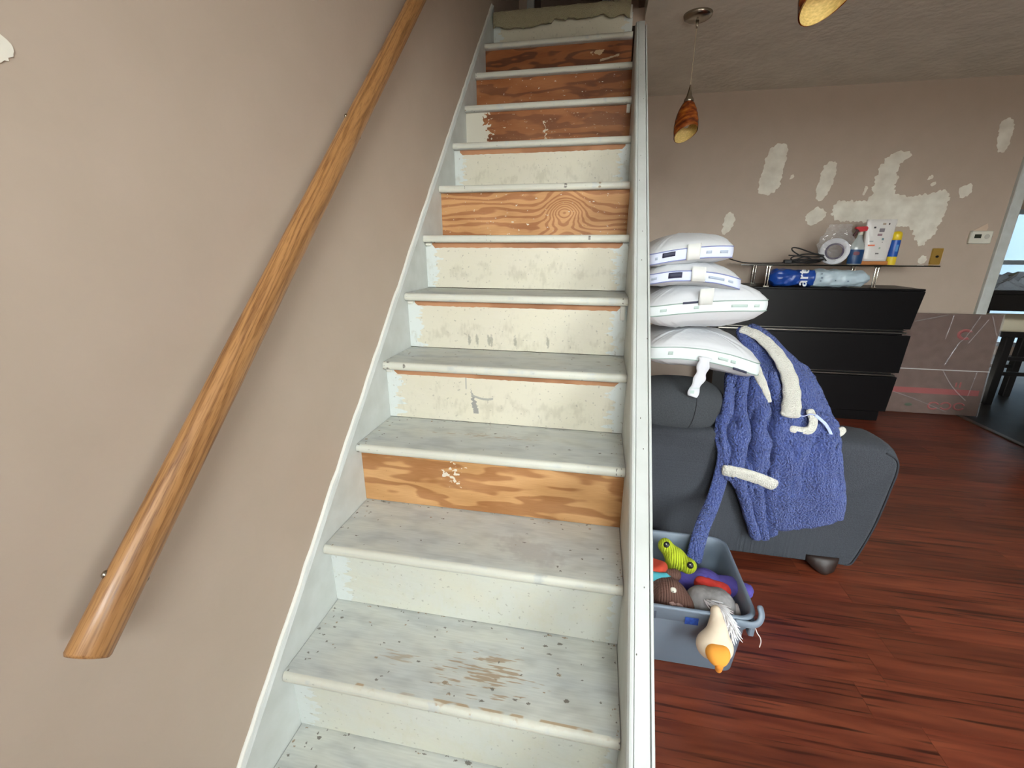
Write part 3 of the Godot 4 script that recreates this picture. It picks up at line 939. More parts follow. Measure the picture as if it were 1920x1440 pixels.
# ---------------------------------------------------------------- sofa, pillows, robe
func sofa_and_pillows() -> void:
	var weave := noise_tex(401, 0.16, 2, FastNoiseLite.TYPE_SIMPLEX_SMOOTH, 256, true, 5.0)
	var heather := noise_tex(402, 0.10, 3, FastNoiseLite.TYPE_SIMPLEX_SMOOTH, 256, false, 4.0, [Color(0.74, 0.75, 0.78), Color(1, 1, 1)])
	M.sofa = tri_tex(mat(c8(68, 71, 77), 0.92), 5.0, heather, weave, 0.6)
	M.sofa.rim_enabled = true
	M.sofa.rim = 0.25
	M.sofa.rim_tint = 0.6
	var t := thing("sofa", "low dark grey fabric sofa with a flared rounded end, under the blue robe", "sofa")
	# the long back: one section with a flared right end, rounded over at the top
	var rows := []
	var outline := [[0.872, 0.058, 0.0, 0.0], [1.20, 0.052, 0.0, 0.0], [1.60, 0.046, 0.0, 0.0], [1.850, 0.043, 0.0, 0.0], [1.872, 0.050, 1.0, 0.0], [1.886, 0.09, 1.0, 0.0], [1.905, 0.17, 1.0, 0.0], [1.920, 0.25, 1.0, 0.0], [1.932, 0.35, 1.0, 0.0], [1.940, 0.45, 1.0, 0.1], [1.944, 0.51, 1.0, 0.3], [1.940, 0.56, 0.9, 0.7], [1.922, 0.592, 0.6, 1.0], [1.89, 0.610, 0.2, 1.0], [1.82, 0.618, 0.0, 1.0], [1.55, 0.622, 0.0, 1.0], [1.2, 0.624, 0.0, 1.0], [0.872, 0.624, 0.0, 1.0]]
	for q in [[-1.400, 0.034, 0.022], [-1.3985, 0.022, 0.020], [-1.403, 0.006, 0.008], [-1.409, 0.0, 0.0], [-1.43, -0.01, 0.0], [-1.47, -0.017, 0.0], [-1.53, -0.018, 0.0], [-1.60, -0.010, 0.0], [-1.65, 0.012, 0.01], [-1.672, 0.05, 0.03]]:
		var ring := []
		for p in outline: ring.append(Vector3(p[0] - q[2] * p[2], p[1] - q[1] * p[3] * (2.3 if q[0] > -1.42 else 1.0), q[0]))
		rows.append(ring)
	obj("back", MB.new().grid(rows, true, true, 1), M.sofa, t)
	var pipe := []
	for p in outline.slice(3, 14): pipe.append(Vector3(p[0] - 0.004, p[1] - 0.016 * p[3], -1.402))
	obj("piping", MB.new().tube(smooth_path(pipe, 4), 0.0042, 8), mat(c8(44, 46, 52), 0.9), t)
	obj("seat_base", MB.new().box(Vector3(1.38, 0.20, -2.0), Vector3(1.0, 0.28, 0.70), 0.03), M.sofa, t)
	obj("seat_cushion", MB.new().ball(Vector3(1.38, 0.38, -1.98), Vector3(0.50, 0.075, 0.33), 0.45), M.sofa, t)
	obj("arm", MB.new().box(Vector3(1.87, 0.28, -2.0), Vector3(0.10, 0.44, 0.70), 0.04), M.sofa, t)
	for q in [[1.750, -1.405], [1.78, -2.28], [0.95, -2.28], [0.95, -1.48]]:
		var fr := []
		for s in [[0.075, 0.070, 0.036], [0.048, 0.068, 0.036], [0.022, 0.044, 0.030], [0.0, 0.018, 0.016]]:
			var ring := []
			for j in 12:
				var a := TAU * j / 12.0
				ring.append(Vector3(q[0] + cos(a) * s[1] + (0.068 - s[1]) * 0.18, s[0], q[1] + sin(a) * s[2] + (0.02 if s[0] < 0.03 else 0.0)))
			fr.append(ring)
		obj("foot", MB.new().grid(fr, true, true, 1), mat(c8(40, 26, 21), 0.5), t, "dark tapered wooden foot")
	# the cushion that carries the pillows
	var cu := thing("back_cushion", "plump dark grey sofa cushion squeezed under the stack of white pillows", "cushion", Vector3(1.075, 0.70, -1.56))
	var cm := tri_tex(mat(c8(74, 77, 80), 0.95), 5.0, heather, weave, 0.5)
	obj("cover", MB.new().ball(Vector3.ZERO, Vector3(0.216, 0.122, 0.150), 0.8, Basis.IDENTITY, 44, 24), cm, cu)
	var seam := []
	for i in 25:
		var v := lerpf(-1.45, 0.9, i / 24.0)
		var f := func(x: float) -> float: return signf(x) * pow(absf(x), 0.8)
		var u := PI / 2 - 0.20 - 0.10 * sin(v)
		seam.append(Vector3(f.call(cos(v)) * f.call(cos(u)) * 0.2165, f.call(sin(v)) * 0.1225, f.call(cos(v)) * f.call(sin(u)) * 0.1508))
	obj("seam", MB.new().tube(seam, 0.0022, 6), mat(c8(46, 48, 52), 0.95), cu)
	# stack of packed pillows, bottom one first
	pillow(Vector3(1.150, 0.966, -1.665), Vector3(0.244, 0.050, 0.245), 0.052, 0.062, -0.057, -0.64, false, "lowest white pillow of the stack, drooping to the right, with a long tag", 0)
	pillow(Vector3(1.130, 1.160, -1.665), Vector3(0.252, 0.042, 0.245), 0.072, 0.086, 0.099, -0.22, false, "plump white pillow second from the bottom, with a pointed right corner", 1)
	pillow(Vector3(1.072, 1.282, -1.660), Vector3(0.193, 0.038, 0.240), 0.040, 0.030, -0.087, -0.86, true, "white pillow second from the top, with lilac piping and a curved right end", 2)
	pillow(Vector3(1.047, 1.374, -1.660), Vector3(0.172, 0.042, 0.240), 0.058, 0.028, 0.06, -0.463, true, "topmost white pillow of the stack, with a square right end", 3)

func pillow(c: Vector3, s: Vector3, up: float, down: float, lin: float, quad_: float, lilac: bool, label: String, which: int) -> void:
	var t := thing("pillow", label, "pillow", c, "packed white pillows stacked on the sofa")
	var wrk := nz(600 + which, 7.0, 3)
	var bend := func(p: Vector3) -> Vector3:
		var dx := p.x + c.x - 1.1
		var w := clampf(0.5 + (p.z + s.z) / (2.0 * s.z) * 0.5, 0.3, 1.0)
		return Vector3(p.x, p.y + (lin * dx + quad_ * dx * dx) * w, p.z)
	var pt := func(u: float, r: float, h: float) -> Vector3:
		var ex := 0.34
		var x := signf(cos(u)) * pow(absf(cos(u)), ex) * s.x * r
		var z := signf(sin(u)) * pow(absf(sin(u)), ex) * s.z * r
		# sides pulled in a little between the corners
		x *= 1.0 - 0.05 * (1.0 - pow(absf(z / s.z), 2.0)) * (1.0 if r > 0.9 else 0.0)
		z *= 1.0 - 0.04 * (1.0 - pow(absf(x / s.x), 2.0)) * (1.0 if r > 0.9 else 0.0)
		return Vector3(x, h, z)
	var nu := 96
	var ang := []
	for j in nu:
		var q := TAU * j / nu
		ang.append(q)
	var shell := func(sign_: float, tall: float) -> Array:
		var rows := []
		for i in 13:
			var r := 1.0 - pow(1.0 - i / 12.0, 1.0) * 0.999
			r = sin(r * PI / 2)
			var h: float = sign_ * (s.y * 0.5 + tall * pow(maxf(0.0, 1.0 - pow(r, 2.4)), 0.75))
			var ring := []
			for a in ang:
				var p: Vector3 = pt.call(a, r, h)
				p.y += wrk.get_noise_3d(p.x * 1.2, sign_ * 3.0, p.z * 1.2) * 0.010 * (1.0 - r * r)
				p.y += wrk.get_noise_2d(a * 1.3, sign_ * 9.0) * 0.012 * r * r * (1.0 - r) * 4.0
				ring.append(bend.call(p))
			rows.append(ring)
		return rows
	var cloth := tri_tex(mat(c8(222, 223, 226), 0.85), 2.5, null, noise_tex(411, 0.02, 3, FastNoiseLite.TYPE_SIMPLEX_SMOOTH, 256, true, 4.0), 0.35)
	var band_m := mat(c8(214, 220, 240) if lilac else c8(222, 228, 229), 0.55)
	var pipe_m := mat(c8(128, 136, 184) if lilac else c8(146, 168, 158), 0.7)
	obj("top_cover", MB.new().grid(shell.call(1.0, up), true, false, 1), cloth, t)
	obj("bottom_cover", MB.new().grid(shell.call(-1.0, down), true, false, 1), cloth, t)
	var band := []
	for h in [-0.5, -0.25, 0.0, 0.25, 0.5]:
		var ring := []
		for a in ang:
			var p: Vector3 = pt.call(a, 1.0 + 0.012 * (1.0 - 4.0 * h * h), h * s.y)
			ring.append(bend.call(p))
		band.append(ring)
	var bd := obj("side_band", MB.new().grid(band, true, false, 1), band_m, t, "printed plastic side band")
	for h in [-0.5, 0.5]:
		var line := []
		for j in nu + 1: line.append(bend.call(pt.call(TAU * j / nu, 1.004, h * s.y)))
		obj("piping", MB.new().tube(line, 0.0022, 6), pipe_m, t)
	# things on the front of the band: navy label, print, paper tag
	var on_band := func(x0: float, x1: float, y0: float, y1: float, off: float) -> MB:
		var rows := []
		for i in 3:
			var r := []
			for j in 7:
				var x := lerpf(x0, x1, j / 6.0) - c.x
				var q := clampf(x / s.x, -0.999, 0.999)
				var u := PI / 2 - asin(pow(absf(q), 1.0 / 0.34) * signf(q))
				var p: Vector3 = pt.call(u, 1.012, 0.0)
				r.append(bend.call(Vector3(x, lerpf(y1, y0, i / 2.0) * s.y, p.z + off)))
			rows.append(r)
		return MB.new().sheet(rows, 0.0012)
	var navy := mat(c8(46, 48, 72), 0.6)
	var grey := mat(c8(176, 188, 208) if lilac else c8(186, 204, 198), 0.6)
	var spots: Array = [[1.262, 1.318, -0.62, -0.42], [1.035, 1.093, 0.42, 0.62], [0.968, 1.020, -0.2, 0.38], [0.937, 0.985, -0.05, 0.38]][which]
	obj("navy_label", on_band.call(spots[0], spots[1], spots[2], spots[3], 0.003), navy, t)
	var prints: Array = [[[1.00, 1.02], [1.20, 1.24], [1.25, 1.27]], [[0.95, 0.975], [1.08, 1.10], [1.22, 1.28], [1.305, 1.325]], [[0.905, 0.925], [1.12, 1.18], [1.195, 1.215]], [[0.91, 0.92], [1.10, 1.12], [1.15, 1.18]]][which]
	for p in prints: obj("faint_print", on_band.call(p[0], p[1], -0.13, 0.12, 0.001), grey, bd)
	if which == 0:
		var strip := []
		var path: Array = smooth_path([Vector3(1.150, 0.955, -1.425), Vector3(1.145, 0.942, -1.412), Vector3(1.140, 0.905, -1.408), Vector3(1.135, 0.87, -1.407), Vector3(1.122, 0.83, -1.405), Vector3(1.113, 0.787, -1.400)], 5)
		for i in path.size():
			var w := 0.030 - 0.006 * (float(i) / path.size()) + 0.004 * sin(i * 0.9)
			var rr := []
			for j in 4: rr.append(path[i] - c + Vector3((j / 3.0 - 0.5) * 2.0 * w * 0.8, (j / 3.0 - 0.5) * -0.008, sin(i * 0.7 + j) * 0.002))
			strip.append(rr)
		var tg := obj("care_tag", MB.new().sheet(strip, 0.001), mat(c8(216, 216, 222), 0.8), t, "long white paper tag hanging down")
		obj("tag_fold_line", MB.new().box(Vector3(1.118, 0.825, -1.4005) - c, Vector3(0.042, 0.002, 0.001), 0.0), grey, tg)
		obj("tag_print", MB.new().box(Vector3(1.110, 0.808, -1.399) - c, Vector3(0.016, 0.014, 0.001), 0.0), grey, tg)
	else:
		var q: Array = [[], [1.095, 1.148, 0.2, 1.75], [1.055, 1.108, -0.55, 0.95], [1.028, 1.078, -0.6, 0.85]][which]
		obj("care_tag", on_band.call(q[0], q[1], q[2], q[3], 0.005), mat(c8(226, 226, 222), 0.8), t, "crumpled white paper tag")

func robe() -> void:
	var pile := noise_tex(431, 0.05, 3, FastNoiseLite.TYPE_SIMPLEX_SMOOTH, 512, false, 4.0, [Color(0.62, 0.63, 0.72), Color(1, 1, 1)])
	var fl := tri_tex(mat(c8(98, 118, 188), 1.0), 3.6, pile, null)
	fl.heightmap_enabled = true
	fl.heightmap_texture = noise_tex(432, 0.05, 3, FastNoiseLite.TYPE_SIMPLEX_SMOOTH, 512)
	fl.heightmap_scale = 3.0
	fl.rim_enabled = true
	fl.rim = 0.7
	fl.rim_tint = 0.5
	var cr := tri_tex(mat(c8(222, 219, 208), 1.0), 5.0)
	cr.heightmap_enabled = true
	cr.heightmap_texture = fl.heightmap_texture
	cr.heightmap_scale = 0.8
	cr.rim_enabled = true
	cr.rim = 0.4
	var t := thing("bathrobe", "fluffy blue fleece bathrobe with cream trim thrown over the end of the sofa", "robe")
	var nets := {
		"shoulder": [
			[Vector3(1.37, 1.003, -1.8), Vector3(1.41, 1.014, -1.8), Vector3(1.429, 1.012, -1.8)],
			[Vector3(1.390, 0.94, -1.75), Vector3(1.461, 0.968, -1.75), Vector3(1.507, 0.965, -1.75)],
			[Vector3(1.416, 0.856, -1.68), Vector3(1.52, 0.885, -1.67), Vector3(1.6, 0.877, -1.69)],
			[Vector3(1.439, 0.777, -1.6), Vector3(1.549, 0.808, -1.585), Vector3(1.666, 0.816, -1.62)],
			[Vector3(1.452, 0.704, -1.52), Vector3(1.566, 0.724, -1.51), Vector3(1.698, 0.715, -1.54)],
			[Vector3(1.472, 0.640, -1.46), Vector3(1.575, 0.645, -1.45), Vector3(1.718, 0.640, -1.47)]],
		"right_front": [
			[Vector3(1.478, 0.76, -1.505), Vector3(1.53, 0.73, -1.475), Vector3(1.642, 0.71, -1.49), Vector3(1.712, 0.66, -1.49)],
			[Vector3(1.482, 0.618, -1.425), Vector3(1.55, 0.619, -1.415), Vector3(1.631, 0.626, -1.425), Vector3(1.700, 0.617, -1.43)],
			[Vector3(1.482, 0.514, -1.378), Vector3(1.552, 0.516, -1.372), Vector3(1.63, 0.529, -1.376), Vector3(1.707, 0.542, -1.384)],
			[Vector3(1.495, 0.367, -1.368), Vector3(1.573, 0.376, -1.365), Vector3(1.661, 0.4, -1.368), Vector3(1.741, 0.422, -1.376)],
			[Vector3(1.503, 0.229, -1.365), Vector3(1.576, 0.238, -1.360), Vector3(1.674, 0.268, -1.365), Vector3(1.764, 0.299, -1.374)]],
		"left_front": [
			[Vector3(1.3, 0.861, -1.60), Vector3(1.348, 0.859, -1.59), Vector3(1.408, 0.857, -1.59), Vector3(1.472, 0.848, -1.60)],
			[Vector3(1.268, 0.722, -1.5), Vector3(1.335, 0.715, -1.49), Vector3(1.41, 0.72, -1.49), Vector3(1.496, 0.719, -1.5)],
			[Vector3(1.252, 0.597, -1.43), Vector3(1.333, 0.592, -1.42), Vector3(1.418, 0.599, -1.42), Vector3(1.495, 0.606, -1.43)],
			[Vector3(1.266, 0.489, -1.382), Vector3(1.342, 0.458, -1.38), Vector3(1.428, 0.455, -1.38), Vector3(1.499, 0.475, -1.382)],
			[Vector3(1.350, 0.36, -1.38), Vector3(1.402, 0.326, -1.378), Vector3(1.458, 0.319, -1.378), Vector3(1.508, 0.365, -1.38)],
			[Vector3(1.430, 0.165, -1.375), Vector3(1.464, 0.161, -1.373), Vector3(1.5, 0.176, -1.373), Vector3(1.524, 0.215, -1.375)]]}
	var folds := {"shoulder": [1.7, 0.012, 0.8], "right_front": [1.5, 0.008, 0.9], "left_front": [3.3, 0.025, 1.6]}
	var wob := nz(451, 4.0, 3)
	var cloths := []
	for called in nets:
		var g: Array = smooth_net(nets[called], 9)
		var fo: Array = folds[called]
		var nr := g.size()
		var nc: int = g[0].size()
		var out := []
		for i in nr:
			var r := []
			for j in nc:
				var u := float(j) / (nc - 1)
				var v := float(i) / (nr - 1)
				var du: Vector3 = g[i][mini(j + 1, nc - 1)] - g[i][maxi(j - 1, 0)]
				var dv: Vector3 = g[mini(i + 1, nr - 1)][j] - g[maxi(i - 1, 0)][j]
				var n := dv.cross(du).normalized()
				if n.z < 0.0: n = -n
				var p: Vector3 = g[i][j]
				var wave := sin((u + v * 0.12 * fo[2]) * TAU * fo[0] + wob.get_noise_2d(u * 1.2, v * 0.9) * 2.6)
				wave = 1.0 - 2.0 * pow(absf(0.5 - 0.5 * wave), 1.6)
				p += n * (wave * fo[1] * (0.45 + 0.55 * sin(minf(v * 1.3, 1.0) * PI)) + wob.get_noise_3dv(p * 2.2) * 0.012 + 0.014)
				p += n * 0.008 * sqrt(maxf(0.0, sin(u * PI) * sin(clampf(v, 0.0, 1.0) * PI)))
				r.append(p)
			out.append(r)
		obj("robe_panel", MB.new().sheet(out, -0.014), fl, t)
		cloths.append(out)
	var band := func(called: String, p: Array, r, flat: float, up: Vector3, m: Material, label := "") -> void:
		obj(called, MB.new().tube(smooth_path(p, 6), r, 14, flat, up), m, t, label)
	var wide := func(a: float, b: float, n: int) -> Array:
		var o := []
		for i in n * 6 + 1: o.append(lerpf(a, b, float(i) / (n * 6)) * (1.0 + 0.06 * sin(i * 1.7)))
		return o
	band.call("collar", [Vector3(1.378, 1.022, -1.765), Vector3(1.438, 1.000, -1.71), Vector3(1.493, 0.942, -1.630), Vector3(1.527, 0.868, -1.555), Vector3(1.527, 0.794, -1.48), Vector3(1.508, 0.730, -1.415)], wide.call(0.022, 0.037, 5), 0.38, Vector3(0.25, 0.4, 0.9), cr, "cream fleece collar")
	band.call("collar", [Vector3(1.395, 0.885, -1.57), Vector3(1.420, 0.820, -1.498), Vector3(1.440, 0.765, -1.462)], wide.call(0.024, 0.008, 2), 0.4, Vector3(0, 0.3, 1), cr, "cream fleece collar")
	band.call("pocket_trim", [Vector3(1.520, 0.668, -1.408), Vector3(1.560, 0.667, -1.398), Vector3(1.588, 0.679, -1.398), Vector3(1.598, 0.712, -1.415), Vector3(1.590, 0.742, -1.44)], 0.017, 0.55, Vector3(0, 0.3, 1), cr, "cream trim of the sagging pocket")
	# the pocket itself: a cloth pouch that stands open above the trim
	var pouch := smooth_net([
		[Vector3(1.512, 0.672, -1.412), Vector3(1.535, 0.667, -1.394), Vector3(1.562, 0.666, -1.388), Vector3(1.590, 0.680, -1.392), Vector3(1.604, 0.714, -1.418)],
		[Vector3(1.510, 0.650, -1.408), Vector3(1.535, 0.644, -1.392), Vector3(1.563, 0.642, -1.387), Vector3(1.592, 0.652, -1.391), Vector3(1.612, 0.680, -1.412)],
		[Vector3(1.510, 0.600, -1.394), Vector3(1.537, 0.594, -1.389), Vector3(1.565, 0.592, -1.387), Vector3(1.594, 0.598, -1.389), Vector3(1.616, 0.620, -1.398)]], 5)
	obj("pocket", MB.new().sheet(pouch, 0.004), fl, t)
	band.call("belt_loop", [Vector3(1.529, 0.742, -1.43), Vector3(1.552, 0.728, -1.41), Vector3(1.580, 0.739, -1.41), Vector3(1.603, 0.733, -1.415)], 0.0022, 1.0, Vector3.UP, mat(c8(170, 182, 226), 0.8))
	band.call("belt_loop", [Vector3(1.603, 0.733, -1.415), Vector3(1.645, 0.698, -1.41), Vector3(1.672, 0.655, -1.405), Vector3(1.684, 0.62, -1.395)], 0.006, 0.4, Vector3(0, 0, 1), mat(c8(190, 204, 236), 0.8))
	band.call("cuff", [Vector3(1.688, 0.636, -1.435), Vector3(1.708, 0.648, -1.44), Vector3(1.732, 0.664, -1.45)], [0.016, 0.017, 0.017, 0.017, 0.018, 0.018, 0.018, 0.018, 0.018, 0.018, 0.018, 0.017, 0.016], 0.8, Vector3(0, 0, 1), cr, "small cream cuff at the right edge")
	band.call("cuff", [Vector3(1.272, 0.482, -1.35), Vector3(1.318, 0.483, -1.335), Vector3(1.365, 0.476, -1.33), Vector3(1.420, 0.460, -1.33), Vector3(1.466, 0.440, -1.335)], 0.0265, 0.5, Vector3(0, 0, 1), cr, "long cream sleeve cuff")
	# the loose belt that hangs down into the tote
	obj("belt", MB.new().tube(smooth_path([Vector3(1.268, 0.70, -1.46), Vector3(1.258, 0.62, -1.415), Vector3(1.270, 0.541, -1.372), Vector3(1.262, 0.425, -1.360), Vector3(1.237, 0.330, -1.325), Vector3(1.183, 0.300, -1.215), Vector3(1.143, 0.262, -1.120), Vector3(1.128, 0.215, -1.08)], 6), 0.032, 14, 0.36, Vector3(0, 0.2, 1)), fl, t)
	# loose fibres that make the outline of the fleece fuzzy
	var blade := MB.new()
	blade.tri(Vector3(-0.0011, 0, 0), Vector3(0.0011, 0, 0), Vector3(0.0006, 0.0075, 0.0012))
	blade.tri(Vector3(0, 0, -0.0011), Vector3(0, 0, 0.0011), Vector3(-0.0008, 0.0070, 0.0006))
	blade.flip_done(-1)
	var mm := MultiMesh.new()
	mm.transform_format = MultiMesh.TRANSFORM_3D
	mm.mesh = blade.mesh()
	var r := RandomNumberGenerator.new()
	r.seed = 433
	var spots := []
	for g in cloths:
		var nr: int = g.size() - 1
		var nc: int = g[0].size() - 1
		for i in nr:
			for j in nc:
				var a: Vector3 = g[i][j]
				var du: Vector3 = g[i][j + 1] - a
				var dv: Vector3 = g[i + 1][j] - a
				var n := dv.cross(du)
				var area := n.length()
				n = n.normalized()
				if n.z < 0.0: n = -n
				for q in int(area * 150000.0 + r.randf()):
					var d := (n + Vector3(r.randf_range(-1, 1), r.randf_range(-1.3, 0.7), r.randf_range(-1, 1)) * 0.8).normalized()
					var side := d.cross(Vector3(r.randf(), r.randf(), r.randf()) + Vector3(0.1, 0.1, 0.1)).normalized()
					var k := r.randf_range(0.6, 1.25)
					spots.append(Transform3D(Basis(side, d, side.cross(d)) * k, a + du * r.randf() + dv * r.randf() - d * 0.001))
	mm.instance_count = spots.size()
	for i in spots.size(): mm.set_instance_transform(i, spots[i])
	var pi_ := MultiMeshInstance3D.new()
	pi_.name = "fleece_pile"
	pi_.multimesh = mm
	pi_.material_override = mat(c8(126, 144, 208), 1.0)
	t.add_child(pi_, true)
	pi_.set_meta("kind", "stuff")

# ---------------------------------------------------------------- tote with toys
func tote_and_toys() -> void:
	var grey := tri_tex(mat(c8(118, 130, 144), 0.42), 2.0, null, noise_tex(501, 0.05, 2, FastNoiseLite.TYPE_SIMPLEX_SMOOTH, 256, true, 2.0), 0.1)
	var at := Vector3(1.058, 0.0, -0.965)
	var t := thing("tote", "open grey plastic storage tote full of plush toys, beside the stair", "tote", at)
	var ring := func(hx: float, hz: float, y: float, r: float) -> Array:
		var o := []
		for q in [[1, 1], [-1, 1], [-1, -1], [1, -1]]:
			for i in 7:
				var a := PI / 2 * i / 6.0
				var s := Vector2(cos(a), sin(a)) if q[0] * q[1] > 0 else Vector2(sin(a), cos(a))
				o.append(Vector3(q[0] * (hx - r + r * s.x), y, q[1] * (hz - r + r * s.y)))
		return o
	# outside up, over the rolled rim, inside down to the bottom
	var rows := []
	for q in [[0.158, 0.170, 0.0, 0.03], [0.166, 0.178, 0.006, 0.035], [0.182, 0.192, 0.205, 0.045], [0.183, 0.193, 0.207, 0.045], [0.190, 0.201, 0.210, 0.05], [0.191, 0.202, 0.250, 0.05], [0.196, 0.207, 0.257, 0.052], [0.200, 0.211, 0.262, 0.054], [0.198, 0.209, 0.268, 0.054], [0.190, 0.201, 0.269, 0.05], [0.185, 0.196, 0.264, 0.047], [0.180, 0.190, 0.21, 0.045], [0.163, 0.175, 0.010, 0.035]]:
		rows.append(ring.call(q[0], q[1], q[2], q[3]))
	obj("bin", MB.new().grid(rows, true, true, 1), grey, t)
	# ear-shaped lug of the handle on the right end
	var lug := []
	for q in [[0.186, 0.250, 0.0], [0.206, 0.238, 0.0], [0.216, 0.245, 0.0], [0.219, 0.268, 0.0], [0.213, 0.290, 0.0]]:
		lug.append(Vector3(q[0], q[1], 0.198))
	obj("handle", MB.new().tube(smooth_path([Vector3(0.13, 0.252, 0.212), Vector3(0.172, 0.250, 0.214), Vector3(0.196, 0.257, 0.208), Vector3(0.206, 0.276, 0.196), Vector3(0.204, 0.292, 0.180)], 5), 0.013, 12, 0.55, Vector3(0, 0, 1)), grey, t)
	obj("handle_rib", MB.new().box(Vector3(0.186, 0.218, 0.186), Vector3(0.018, 0.058, 0.030), 0.004), grey, t)
	for x in [-0.115, 0.142]: obj("rib_slot", MB.new().box(Vector3(x, 0.224, 0.2015), Vector3(0.007, 0.030, 0.003), 0.001), mat(c8(70, 76, 88), 0.6), t)
	obj("tape_strip", MB.new().box(Vector3(0.0, 0.212, 0.2035), Vector3(0.042, 0.028, 0.0012), 0.0004, false, Transform3D(Basis(Vector3(0, 0, 1), 0.02), Vector3(0.005, 0.008, 0.0))), tri_tex(mat(c8(44, 84, 166), 0.6), 8.0, noise_tex(502, 0.06, 3, FastNoiseLite.TYPE_SIMPLEX_SMOOTH, 128, false, 4.0, [Color(0.6, 0.6, 0.7), Color(1, 1, 1)])), t, "scrap of blue tape")
	obj("string", MB.new().tube(smooth_path([Vector3(0.192, 0.232, 0.205), Vector3(0.196, 0.222, 0.214), Vector3(0.206, 0.208, 0.216), Vector3(0.211, 0.190, 0.216), Vector3(0.210, 0.170, 0.216)], 5), 0.0016, 6), mat(c8(226, 214, 206), 0.8), t, "frayed white string")
	var toys := "plush toys in the grey tote"
	var rib := noise_tex(511, 0.03, 2, FastNoiseLite.TYPE_SIMPLEX_SMOOTH, 256)
	var cord := func(c: Color, n: int) -> StandardMaterial3D:     # corduroy: fine ribs as relief
		var m := tri_tex(mat(c, 0.95), 14.0)
		var g := GradientTexture2D.new()
		g.width = 64; g.height = 8
		var gr := Gradient.new()
		gr.offsets = PackedFloat32Array([0.0, 0.2, 0.5, 0.8, 1.0])
		gr.colors = PackedColorArray([Color.BLACK, Color(0.7, 0.7, 0.7), Color.WHITE, Color(0.7, 0.7, 0.7), Color.BLACK])
		g.gradient = gr
		m.heightmap_enabled = true
		m.heightmap_texture = g
		m.heightmap_scale = 0.35
		m.uv1_scale = Vector3.ONE * n
		return m
	var fuzz := nz(520, 60.0, 2)
	var b := MB.new()
	# lime head with two bulging eyes
	var f := thing("plush_frog", "lime green plush animal with two bulging black eyes, at the back of the grey tote", "plush toy", Vector3(1.05, 0.20, -1.04), toys)
	var o := f.position
	obj("head", MB.new().skin([[Vector3(1.012, 0.268, -1.07) - o, Vector3(1.045, 0.255, -1.035) - o, 0.026, 0.031], [Vector3(1.045, 0.255, -1.035) - o, Vector3(1.088, 0.240, -1.005) - o, 0.031, 0.027], [Vector3(1.050, 0.17, -1.05) - o, Vector3(1.050, 0.24, -1.035) - o, 0.045, 0.032], [Vector3(1.009, 0.287, -1.06) - o, Vector3(1.010, 0.290, -1.058) - o, 0.021, 0.021], [Vector3(1.093, 0.256, -0.995) - o, Vector3(1.094, 0.257, -0.993) - o, 0.020, 0.020]], 0.0045, 0.02), cord.call(c8(190, 206, 44), 120), f)
	for e in [Vector3(1.011, 0.297, -1.043), Vector3(1.090, 0.266, -0.980)]:
		var ey := obj("eye", MB.new().ball(e - o, Vector3(0.0125, 0.0125, 0.007), 1.0, Basis(Vector3.RIGHT, -0.6), 16, 10), M.black, f)
		obj("eye_glint", MB.new().ball(e - o + Vector3(-0.003, 0.006, 0.004), Vector3(0.0022, 0.0022, 0.0018), 1.0, Basis.IDENTITY, 8, 6), M.white_plastic, ey)
	# brown corduroy animal with a bandana
	var d := thing("plush_dog", "brown corduroy plush animal with a white button eye and a red and teal scarf", "plush toy", Vector3(0.99, 0.10, -0.90), toys)
	o = d.position
	var brown: StandardMaterial3D = cord.call(c8(112, 80, 70), 120)
	obj("head", MB.new().skin([[Vector3(0.965, 0.20, -0.94) - o, Vector3(1.006, 0.215, -0.865) - o, 0.056, 0.056], [Vector3(1.006, 0.215, -0.865) - o, Vector3(1.048, 0.212, -0.835) - o, 0.056, 0.040], [Vector3(0.94, 0.12, -1.0) - o, Vector3(0.95, 0.2, -0.96) - o, 0.06, 0.05]], 0.0045, 0.02), brown, d)
	obj("ear", MB.new().skin([[Vector3(1.005, 0.245, -0.94) - o, Vector3(1.035, 0.235, -0.955) - o, 0.020, 0.022]], 0.005, 0.01), brown, d)
	obj("scarf", MB.new().skin([[Vector3(0.935, 0.245, -0.975) - o, Vector3(0.985, 0.262, -0.955) - o, 0.034, 0.022], [Vector3(0.93, 0.24, -0.94) - o, Vector3(0.975, 0.272, -0.93) - o, 0.024, 0.016]], 0.0045, 0.02), tri_tex(mat(c8(196, 72, 50), 0.95), 9.0), d, "orange red scarf")
	var sc := obj("scarf_trim", MB.new().skin([[Vector3(0.948, 0.252, -0.908) - o, Vector3(0.990, 0.265, -0.905) - o, 0.020, 0.010], [Vector3(0.990, 0.265, -0.905) - o, Vector3(1.006, 0.260, -0.908) - o, 0.010, 0.006]], 0.0035, 0.01), mat(c8(78, 170, 184), 0.9), d, "teal edge of the scarf")
	var be := obj("eye", MB.new().ball(Vector3(1.008, 0.266, -0.838) - o, Vector3(0.0105, 0.0105, 0.004), 0.8, Basis(Vector3.RIGHT, -0.85), 18, 8), M.white_plastic, d, "white button eye")
	obj("button_hole", MB.new().ball(Vector3(1.006, 0.268, -0.830) - o, Vector3(0.0025, 0.0025, 0.002), 1.0, Basis.IDENTITY, 8, 6), mat(c8(120, 116, 110), 0.7), be)
	obj("worn_nose", MB.new().skin([[Vector3(1.004, 0.236, -0.812) - o, Vector3(1.022, 0.234, -0.803) - o, 0.009, 0.010]], 0.003, 0.01, fuzz, 0.012), mat(c8(196, 164, 156), 1.0), d, "worn pink nose")
	# purple and red plush
	var p := thing("plush_bird", "purple plush toy with a red patch, lying across the right side of the tote", "plush toy", Vector3(1.15, 0.12, -0.98), toys)
	o = p.position
